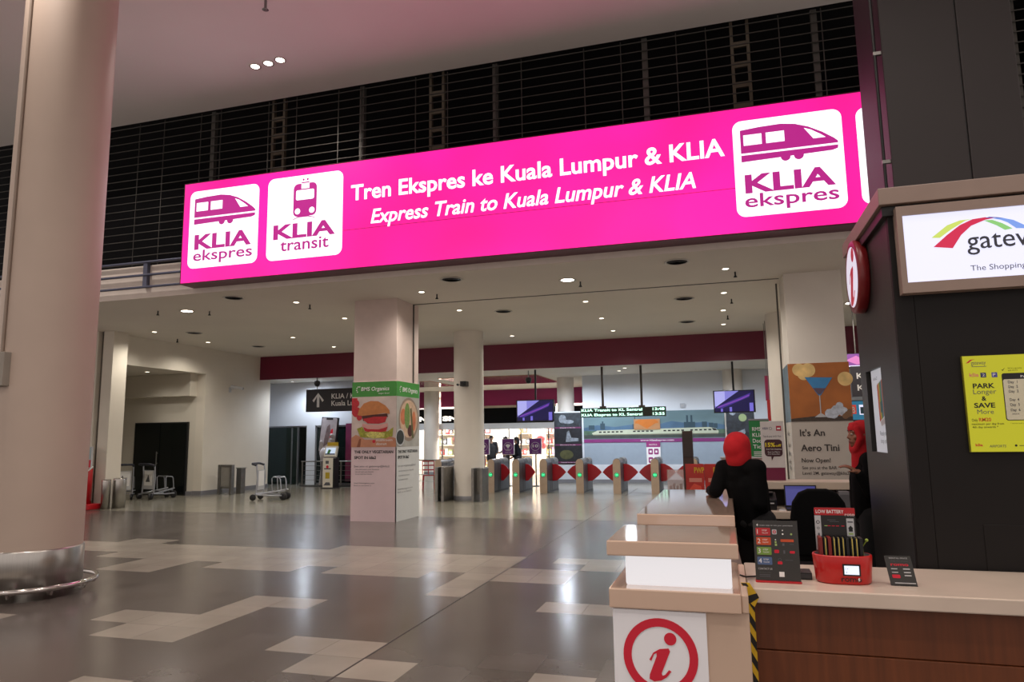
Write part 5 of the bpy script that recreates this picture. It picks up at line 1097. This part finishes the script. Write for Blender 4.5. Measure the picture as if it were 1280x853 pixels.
# card-offer standee on the ledge
t = thing('offer_board', 'white counter board with a dark bubble reading 15% off', 'sign', (.47, 7.9, 1.115))
mb = MB(); mb.box(-.115, .115, 0, .012, 0, .61, mat('board_offwhite', '#c9c3c0', .5)); P = Pan(mb, (-.115, 0, 0), eps=.0015)
P.text('VISA', .02, .525, .022, mat('print_navy', '#2a3560', .5), .075, 1, .01, .2); P.ring(.1, .535, .012, .015, grey_p, 1, 20); P.rect(.155, .51, .205, .56, mat('print_crimson', '#a8243a', .5), 1); P.rect(.165, .525, .195, .54, white_p, 2)
P.text("Tap & pay with Visa", .02, .445, .018, grey_p, .2, 1)
db = mat('print_brown_plum', '#3d1620', .5); P.rrect(.03, .245, .205, .42, .035, db, 1); P.poly([(.09, .26), (.12, .25), (.095, .2)], db, 1)
yl = mat('print_bright_yellow', '#d8c22a', .5); P.text('15%', .04, .345, .042, yl, .135, 2, .03); P.text('off', .14, .345, .025, yl, .195, 2, .02); P.text('duty free shopping', .045, .315, .012, white_p, .195, 2); P.text('from 1st May to', .06, .285, .012, white_p, .18, 2); P.text('31st December', .06, .265, .01, white_p, .18, 2)
P.rect(.01, 0, .22, .13, mat('print_wine', '#6a1238', .5), 1)
mb.build('board', t)
mb = MB(); mb.box(-.06, .06, .012, .1, 0, .01, black); mb.build('foot', t)
mb = MB(); mb.box(-.06, .43, 8.3, 8.34, 0, 1.33, mat('partition_blush', '#b9a29a', .6, noise=.03)); mb.box(-.07, .44, 8.29, 8.35, 1.33, 1.345, ltgrey); mb.top('partition', 'low blush partition panel behind the woman leaning on the counter', 'partition', None, (.2, 8.32, 0), .003)
t = thing('roll_up_banner', 'green roll-up banner with white text behind the 15% off board', 'banner', (.45, 9.1, 0))
mb = MB(); mb.box(-.17, .06, 0, .012, .06, 1.76, mat('banner_green', '#1d7a3c', .5, noise=.04)); P = Pan(mb, (-.17, 0, 0), eps=.0015)
for s_, z in (('RM55', 1.63), ('KLIA', 1.56), ('Door', 1.49), ('Ticket', 1.42)): P.text(s_, .035, z, .045, white_p, .035 + .031 * len(s_), 1, .01)
for z in (1.375, 1.355, 1.335): P.rect(.04, z, .16, z + .008, white_p, 1)
mb.build('sheet', t); mb = MB(); mb.box(-.18, .07, -.05, .06, 0, .06, alu); mb.build('cassette', t); mb = MB(); mb.box(-.17, .06, -.005, .017, 1.755, 1.775, alu); mb.build('top_bar', t)
# office chair
t = thing('office_chair', 'black office chair with a rounded back between the two women', 'chair', (.665, 6.25, 0))
mb = MB()
pts = [(-.205, .65), (-.21, .94), (-.19, 1.06), (-.14, 1.135), (-.07, 1.165), (.07, 1.165), (.14, 1.135), (.19, 1.06), (.21, .94), (.205, .65)]
mb.prism(pts, (0, -.22, 0), (1, 0, 0), (0, 0, 1), .07, matt_black); mb.build('backrest', t, .02, 3)
mb = MB(); mb.prism([(-.24, -.2), (.24, -.2), (.25, .15), (.18, .27), (-.18, .27), (-.25, .15)], (0, 0, .54), (1, 0, 0), (0, 1, 0), .08, matt_black); mb.build('seat', t, .02, 3)
mb = MB(); mb.cyl((0, 0, .1), (0, 0, .47), .03, chrome, 14); mb.tube([(0, -.16, .5), (0, -.26, .55), (0, -.2, .7)], .02, black); mb.build('column', t)
mb = MB()
for k in range(5):
    a_ = 2 * PI * k / 5 + .3; mb.tube([(0, 0, .12), (.28 * math.cos(a_), .28 * math.sin(a_), .08)], .02, black)
    mb.ell((.28 * math.cos(a_), .28 * math.sin(a_), .03), (.03, .03, .03), black, 12, 8)
mb.build('star_base', t)
# red promo boards, clear case and post beyond the counter
for x0, x1, lab in ((-.62, -.345, 'red banner board with yellow lettering, left one, beyond the long counter'), (-.335, -.04, 'red banner board with yellow lettering, right one, beside the woman in black')):
    t = thing('promo_board', lab, 'sign', ((x0 + x1) / 2, 11.4, 0), world=True)
    mb = MB(); mb.box(x0, x1, 11.4, 11.43, .25, 1.145, mat('promo_red', '#b82a20', .25, noise=.2, scale=3)); P = Pan(mb, (x0, 11.4, .25), eps=.002)
    P.text('PWP', .13, .76, .085, mat('promo_yellow', '#d8a820', .5), .28, 1, .03); P.rect(.05, .62, .24, .68, mat('promo_pink', '#d88a78', .5), 1); P.poly([(.04, .5), (.12, .6), (.22, .56), (.25, .46), (.14, .42)], mat('promo_flame', '#e0503a', .5), 1); P.rect(.05, .3, .24, .37, MATS['promo_pink'], 1); P.rect(.05, .1, .2, .26, MATS['promo_flame'], 1); mb.build('board', t, world=True)
    mb = MB(); xm = (x0 + x1) / 2; mb.cyl((xm, 11.415, 0), (xm, 11.415, .26), .02, steel_d, 12); mb.box(xm - .11, xm + .11, 11.3, 11.53, 0, .015, dkgrey); mb.build('stand', t, world=True)
t = thing('display_case', 'clear plastic case with red items left of the red banner boards', 'case', (-.77, 11.35, 0))
mb = MB()
for x0, x1, y0, y1 in ((-.12, .12, -.1, -.09), (-.12, .12, .09, .1), (-.12, -.11, -.09, .09), (.11, .12, -.09, .09)): mb.box(x0, x1, y0, y1, .55, 1.06, glass('case_acrylic', '#d8c8c4', .25, .1))
mb.build('acrylic_walls', t); mb = MB(); mb.box(-.12, .12, -.1, .1, 0, .55, mat('case_plinth', '#9a948e', .5)); mb.build('plinth', t)
mb = MB()
for k in range(4): mb.cyl((-.075 + k * .05, 0, .55), (-.075 + k * .05, 0, .82 + .03 * (k % 2)), .02, mat('case_brown_tube', '#5a3a34', .5), 12)
mb.top('tubes', 'brown tubes standing inside the clear plastic case', 'tube', None, (0, 0, 0)); bpy.data.objects['tubes'].location = (-.77, 11.35, 0)
mb = MB(); mb.box(-.74, -.56, 13.0, 13.1, 0, 1.66, mat('post_dark_brown', '#352219', .5, noise=.1)); mb.box(-.8, -.5, 12.9, 13.2, 0, .03, dkgrey); mb.box(-.735, -.565, 12.995, 13.0, 1.2, 1.62, brn); mb.top('notice_post', 'dark brown upright post standing before the train mural', 'post', None, (-.65, 13.05, 0), .004)

# ================================================================== PEOPLE
def blob(name, caps, mt, parent, voxel, it=6):
    mb = MB()
    for c in caps:
        if c[0] == 'e': mb.ell(c[1], c[2], mt, 20, 14, c[3] if len(c) > 3 else None)
        else: mb.cap(c[0], c[1], c[2], c[3], mt, 16)
    o = mb.build(name, parent)
    r_ = o.modifiers.new('remesh', 'REMESH'); r_.mode = 'VOXEL'; r_.voxel_size = voxel; r_.use_smooth_shade = True
    s_ = o.modifiers.new('smooth', 'SMOOTH'); s_.iterations = it; s_.factor = .5
    return o
V = Vector
def hand_caps(w, d, n, th, curl, L=.165):
    """wrist, finger direction, palm normal, thumb side, finger curl"""
    d = V(d).normalized(); n = V(n); n = (n - d * n.dot(d)).normalized(); th = V(th); th = (th - d * th.dot(d) - n * th.dot(n)).normalized()
    out = []; k = L / .17
    for s_ in (-.026, -.009, .009, .026): out.append((w + th * s_ * .7 * k, .013 * k, w + d * .075 * k + th * s_ * k, .011 * k))
    for s_, ln in ((.027, .072), (.009, .082), (-.009, .076), (-.027, .06)):
        p = w + d * .08 * k + th * s_ * k; a_ = 0; r_ = .0088 * k
        for j, f in enumerate((.45, .32, .25)):
            a_ += curl * (.6, .8, .5)[j]; dd = d * math.cos(a_) + n * math.sin(a_); p2 = p + dd * ln * f * k
            out.append((p, r_, p2, r_ * .92)); p = p2; r_ *= .92
    p = w + d * .02 * k + th * .026 * k; dd = (d * .6 + th * .75 + n * .25).normalized(); p2 = p + dd * .04 * k; p3 = p2 + (d * .85 + th * .35 + n * .3).normalized() * .032 * k
    out += [(p, .012 * k, p2, .010 * k), (p2, .0095 * k, p3, .008 * k)]
    return out
def head_caps(c, f):
    f = V(f).normalized(); r = f.cross(V((0, 0, 1))); z = V((0, 0, 1)); R = Matrix((r, f, z)).transposed()
    g = lambda x, y, zz: c + r * x + f * y + z * zz
    return [('e', g(0, -.005, .025), (.075, .092, .095), R), ('e', g(0, .025, -.035), (.058, .062, .075), R), (g(0, .05, -.085), .024, g(0, .066, -.082), .02),
            (g(0, .082, .014), .009, g(0, .098, -.02), .011), (g(-.012, .086, -.025), .009, g(.012, .086, -.025), .009), (g(-.02, .076, -.056), .012, g(.02, .076, -.056), .012),
            (g(-.045, .066, .028), .014, g(.045, .066, .028), .014), (g(-.05, .055, -.02), .018, g(.05, .055, -.02), .018),
            ('e', g(-.078, -.005, 0), (.012, .02, .03), R), ('e', g(.078, -.005, 0), (.012, .02, .03), R)]
def face_parts(c, f, parent):
    f = V(f).normalized(); r = f.cross(V((0, 0, 1))); z = V((0, 0, 1)); g = lambda x, y, zz: c + r * x + f * y + z * zz
    for s_ in (-1, 1):
        mb = MB(); mb.ell(g(s_ * .031, .0745, .008), (.012, .010, .007), mat('eye_white', '#bfb5aa', .3), 12, 8); mb.ell(g(s_ * .031, .081, .008), (.005,) * 3, black, 10, 8); mb.build('eye', parent)
        mb = MB(); mb.tube([g(s_ * .016, .083, .034), g(s_ * .032, .086, .039), g(s_ * .05, .073, .033)], .0035, black, 8); mb.build('eyebrow', parent)
    mb = MB(); lip = mat('lip_rose', '#7d3a38', .45); mb.tube([g(-.022, .080, -.054), g(-.008, .089, -.051), g(.008, .089, -.051), g(.022, .080, -.054)], .005, lip, 8); mb.tube([g(-.018, .081, -.060), g(0, .089, -.063), g(.018, .081, -.060)], .006, lip, 8); mb.build('mouth', parent)
def human(name, label, loc, j, f, headf, cfg, vox=.007):
    """j: joints relative to the feet point, f: body facing"""
    t = thing(name, label, 'person', loc)
    f = V(f).normalized(); r = f.cross(V((0, 0, 1)))
    J = {k: V(v) for k, v in j.items()}
    sk = mat('skin_' + cfg['skin'], cfg['skin'], .55, noise=.05, scale=15)
    caps = [(J['pel'], .11, J['che'], .12), (J['che'], .115, (J['shl'] + J['shr']) / 2, .09), ((J['shl'] + J['shr']) / 2, .05, J['head'] - V((0, 0, .05)), .045), (J['shl'], .055, J['shr'], .055)]
    for s_ in 'lr':
        caps += [(J['sh' + s_], .048, J['el' + s_], .038), (J['el' + s_], .037, J['wr' + s_], .026), (J['pel'] + r * (.09 if s_ == 'r' else -.09), .085, J['kn' + s_], .055), (J['kn' + s_], .053, J['an' + s_], .036), (J['an' + s_] - V((0, 0, .04)), .035, J['an' + s_] + f * .14 - V((0, 0, .06)), .028)]
        hd = cfg['hand' + s_]; caps += hand_caps(J['wr' + s_], hd[0], hd[1], hd[2], hd[3])
    caps += head_caps(J['head'], headf)
    body = blob('body', caps, sk, t, vox, 3)
    if cfg.get('face', True): face_parts(J['head'], headf, t)
    jk = mat('jacket' + cfg['jacket'], cfg['jacket'], .95, noise=.2, scale=25, bump=.15); jk.node_tree.nodes['Principled BSDF'].inputs['Specular IOR Level'].default_value = .15
    hem = J['pel'] - V((0, 0, cfg.get('hem', .06)))
    hr_ = cfg.get('hemr', .13)
    cj = [(hem - r * .04, hr_, J['che'] - r * .03, .135), (hem + r * .04, hr_, J['che'] + r * .03, .135), (J['che'], .135, (J['shl'] + J['shr']) / 2 - V((0, 0, .04)), .10), (J['shl'], .072, J['shr'], .072)]
    if cfg.get('collar'): cj.append(((J['shl'] + J['shr']) / 2 + V((0, 0, .0)), .10, (J['shl'] + J['shr']) / 2 + V((0, 0, cfg['collar'])), .085))
    for s_ in 'lr':
        w2_ = J['wr' + s_] + (J['el' + s_] - J['wr' + s_]).normalized() * .03
        cj += [(J['sh' + s_], .068, J['el' + s_], .056), (J['el' + s_], .055, w2_, .043)]
    blob('jacket', cj, jk, t, .011, 5)
    tr_ = mat('trousers' + cfg['trousers'], cfg['trousers'], .85, noise=.2, scale=25)
    ct = [(J['pel'] + r * .05, .12, J['pel'] - r * .05, .12)]
    for s_ in 'lr': ct += [(J['pel'] + r * (.085 if s_ == 'r' else -.085), .105, J['kn' + s_], .08), (J['kn' + s_], .078, J['an' + s_] + V((0, 0, .02)), .065)]
    blob('trousers', ct, tr_, t, .012, 5)
    for s_ in 'lr':
        a_ = J['an' + s_]; mb = MB(); mb.cap((a_.x, a_.y, .045), .045, a_ + f * .15 - V((0, 0, a_.z - .04)), .04, black); mb.build('shoe', t)
    return t, J, r, f
# woman leaning on the long counter
f1 = V((.62, .78, 0)).normalized(); r1 = f1.cross(V((0, 0, 1)))
j1 = dict(pel=(-.025, .0, .93), che=(-.06, .0, 1.20), shl=(-.225, .06, 1.325), shr=(.02, -.11, 1.335), head=(-.115, -.03, 1.485),
          ell=(-.295, -.04, 1.155), wrl=(-.34, .19, 1.142), elr=(.03, -.15, 1.07), wrr=(.05, .05, .93),
          knl=(-.03, .09, .5), knr=(.08, -.04, .5), anl=(-.02, .08, .09), anr=(.11, -.08, .09))
hf1 = V((.75, .66, -.05)).normalized(); hf1.z = 0
w1_, J, r, f = human('person', 'woman in red headscarf and black jacket, back turned, elbow on the long counter', (.2, 5.92, 0), j1, f1, hf1,
    dict(skin='#8a5a42', jacket='#060607', trousers='#0c0c0f', collar=.055, hemr=.112, handl=((-.1, 1, -.05), (0, 0, -1), (1, 0, 0), .3), handr=((0, .5, -1), (-.7, -.7, 0), (.5, .6, 0), .5)))
h = J['head']
def scarf(h, hf, parent, extra):
    hf = V(hf).normalized(); r_ = hf.cross(V((0, 0, 1))); z_ = V((0, 0, 1)); R_ = Matrix((r_, hf, z_)).transposed(); g = lambda x, y, zz: h + r_ * x + hf * y + z_ * zz
    c = [('e', g(0, -.02, .045), (.098, .108, .082), R_), ('e', g(0, -.04, -.02), (.1, .085, .11), R_), (g(-.05, .05, .088), .02, g(.05, .05, .088), .02)]
    for s_ in (-1, 1): c += [(g(s_ * .07, .045, .06), .026, g(s_ * .082, .03, -.03), .026), (g(s_ * .082, .03, -.03), .026, g(s_ * .045, .05, -.115), .03)]
    c += [(g(-.03, .05, -.125), .034, g(.03, .05, -.125), .034), (g(0, -.02, -.11), .085, g(0, -.01, -.15), .09)]
    return blob('headscarf', c + extra, hijab_red, parent, .008, 4)
blob('headscarf', [(h + V((0, -.005, .03)), .104, h + V((.005, -.01, -.075)), .1), ('e', h + V((-.02, -.03, .0)), (.09, .09, .1))], hijab_red, w1_, .009, 10)
# woman behind the kiosk, in profile
f2 = V((-1, -.12, 0)).normalized(); r2 = f2.cross(V((0, 0, 1)))
j2 = dict(pel=(.04, 0, .93), che=(.05, 0, 1.22), shl=(.06, -.16, 1.365), shr=(.04, .17, 1.365), head=(.015, 0, 1.575),
          ell=(.03, -.2, 1.115), wrl=(-.055, -.22, 1.275), elr=(.07, .24, 1.1), wrr=(.0, .3, .88),
          knl=(.02, -.09, .5), knr=(.02, .1, .5), anl=(.05, -.09, .09), anr=(.05, .1, .09))
w2_, J, r, f = human('person', 'woman in profile with a red headscarf and raised hand, beside the black kiosk', (1.075, 6.62, 0), j2, f2, (-1, -.22, 0),
    dict(skin='#8a5a44', jacket='#060607', trousers='#0c0c0f', hem=-.02, handl=((-.85, .0, .55), (.45, .1, -.8), (0, -.8, .6), .5), handr=((-.2, .1, -1), (0, -1, 0), (-1, 0, 0), .5)))
h = J['head']; hf = V((-1, -.22, 0)).normalized(); hr = hf.cross(V((0, 0, 1)))
scarf(h, hf, w2_, [(h - hf * .03 + V((0, 0, -.1)), .07, h + V((0, 0, -.2)) - hf * .02, .085),
    (h + V((0, 0, -.18)) + hf * .02, .06, h + V((0, 0, -.36)) + hf * .045, .045), (h + V((0, 0, -.17)) - hf * .05, .08, h + V((0, 0, -.27)) - hf * .08, .06)])
blob('underscarf', [('e', h - hf * .006 + V((0, 0, .06)), (.088, .082, .06)), (h + hf * .03 - hr * .062 + V((0, 0, .04)), .018, h + hf * .02 - hr * .055 + V((0, 0, -.07)), .016)], black, w2_, .009, 3)
# shoppers beyond the gates
def shopper(label, x, y, f, cols, hgt, hair):
    f = V(f).normalized(); r = f.cross(V((0, 0, 1))); k = hgt / 1.68; g = lambda a, b, c: tuple((r * a + f * b) * k + V((0, 0, c * k)))
    jj = dict(pel=g(0, 0, .93), che=g(0, .02, 1.2), shl=g(-.18, .02, 1.36), shr=g(.18, .02, 1.36), head=g(0, .04, 1.56), ell=g(-.24, .0, 1.08), wrl=g(-.2, .16, .95), elr=g(.24, .0, 1.08), wrr=g(.2, .2, 1.0),
              knl=g(-.1, .04, .5), knr=g(.1, .0, .5), anl=g(-.1, .02, .09), anr=g(.1, -.05, .09))
    t, J, r, f = human('person', label, (x, y, 0), jj, f, f, dict(skin='#8f6a52', jacket=cols[0], trousers=cols[1], handl=(tuple(f - V((0, 0, .5))), tuple(r), tuple(V((0, 0, 1))), .5), handr=(tuple(f), tuple(-r), (0, 0, 1), .5)), .012)
    h = J['head']
    blob('hair' if hair != 'cap' else 'cap', [('e', h - f * .015 + V((0, 0, .035)), (.088, .098, .088))] + ([(h + f * .07 + V((0, 0, .06)), .03, h + f * .14 + V((0, 0, .05)), .02)] if hair == 'cap' else [(h - f * .05, .075, h - f * .06 - V((0, 0, .12)), .06)]), mat('dark_hair', '#17110f', .7), t, .012, 3)
shopper('shopper in a dark cap and dark top, behind the round white column', -8.95, 27.0, (.3, -1, 0), ('#3a3a3c', '#25252a'), 1.66, 'cap')
shopper('shopper in a dark cap and pale top, just right of the other capped one', -8.45, 27.4, (-.6, -.8, 0), ('#8f8a88', '#2a2a2e'), 1.62, 'cap')
shopper('dark-haired person in a black jacket beside the middle purple poster stand', -6.95, 23.8, (-.9, -.3, 0), ('#141418', '#1a1a1f'), 1.6, 'hair')
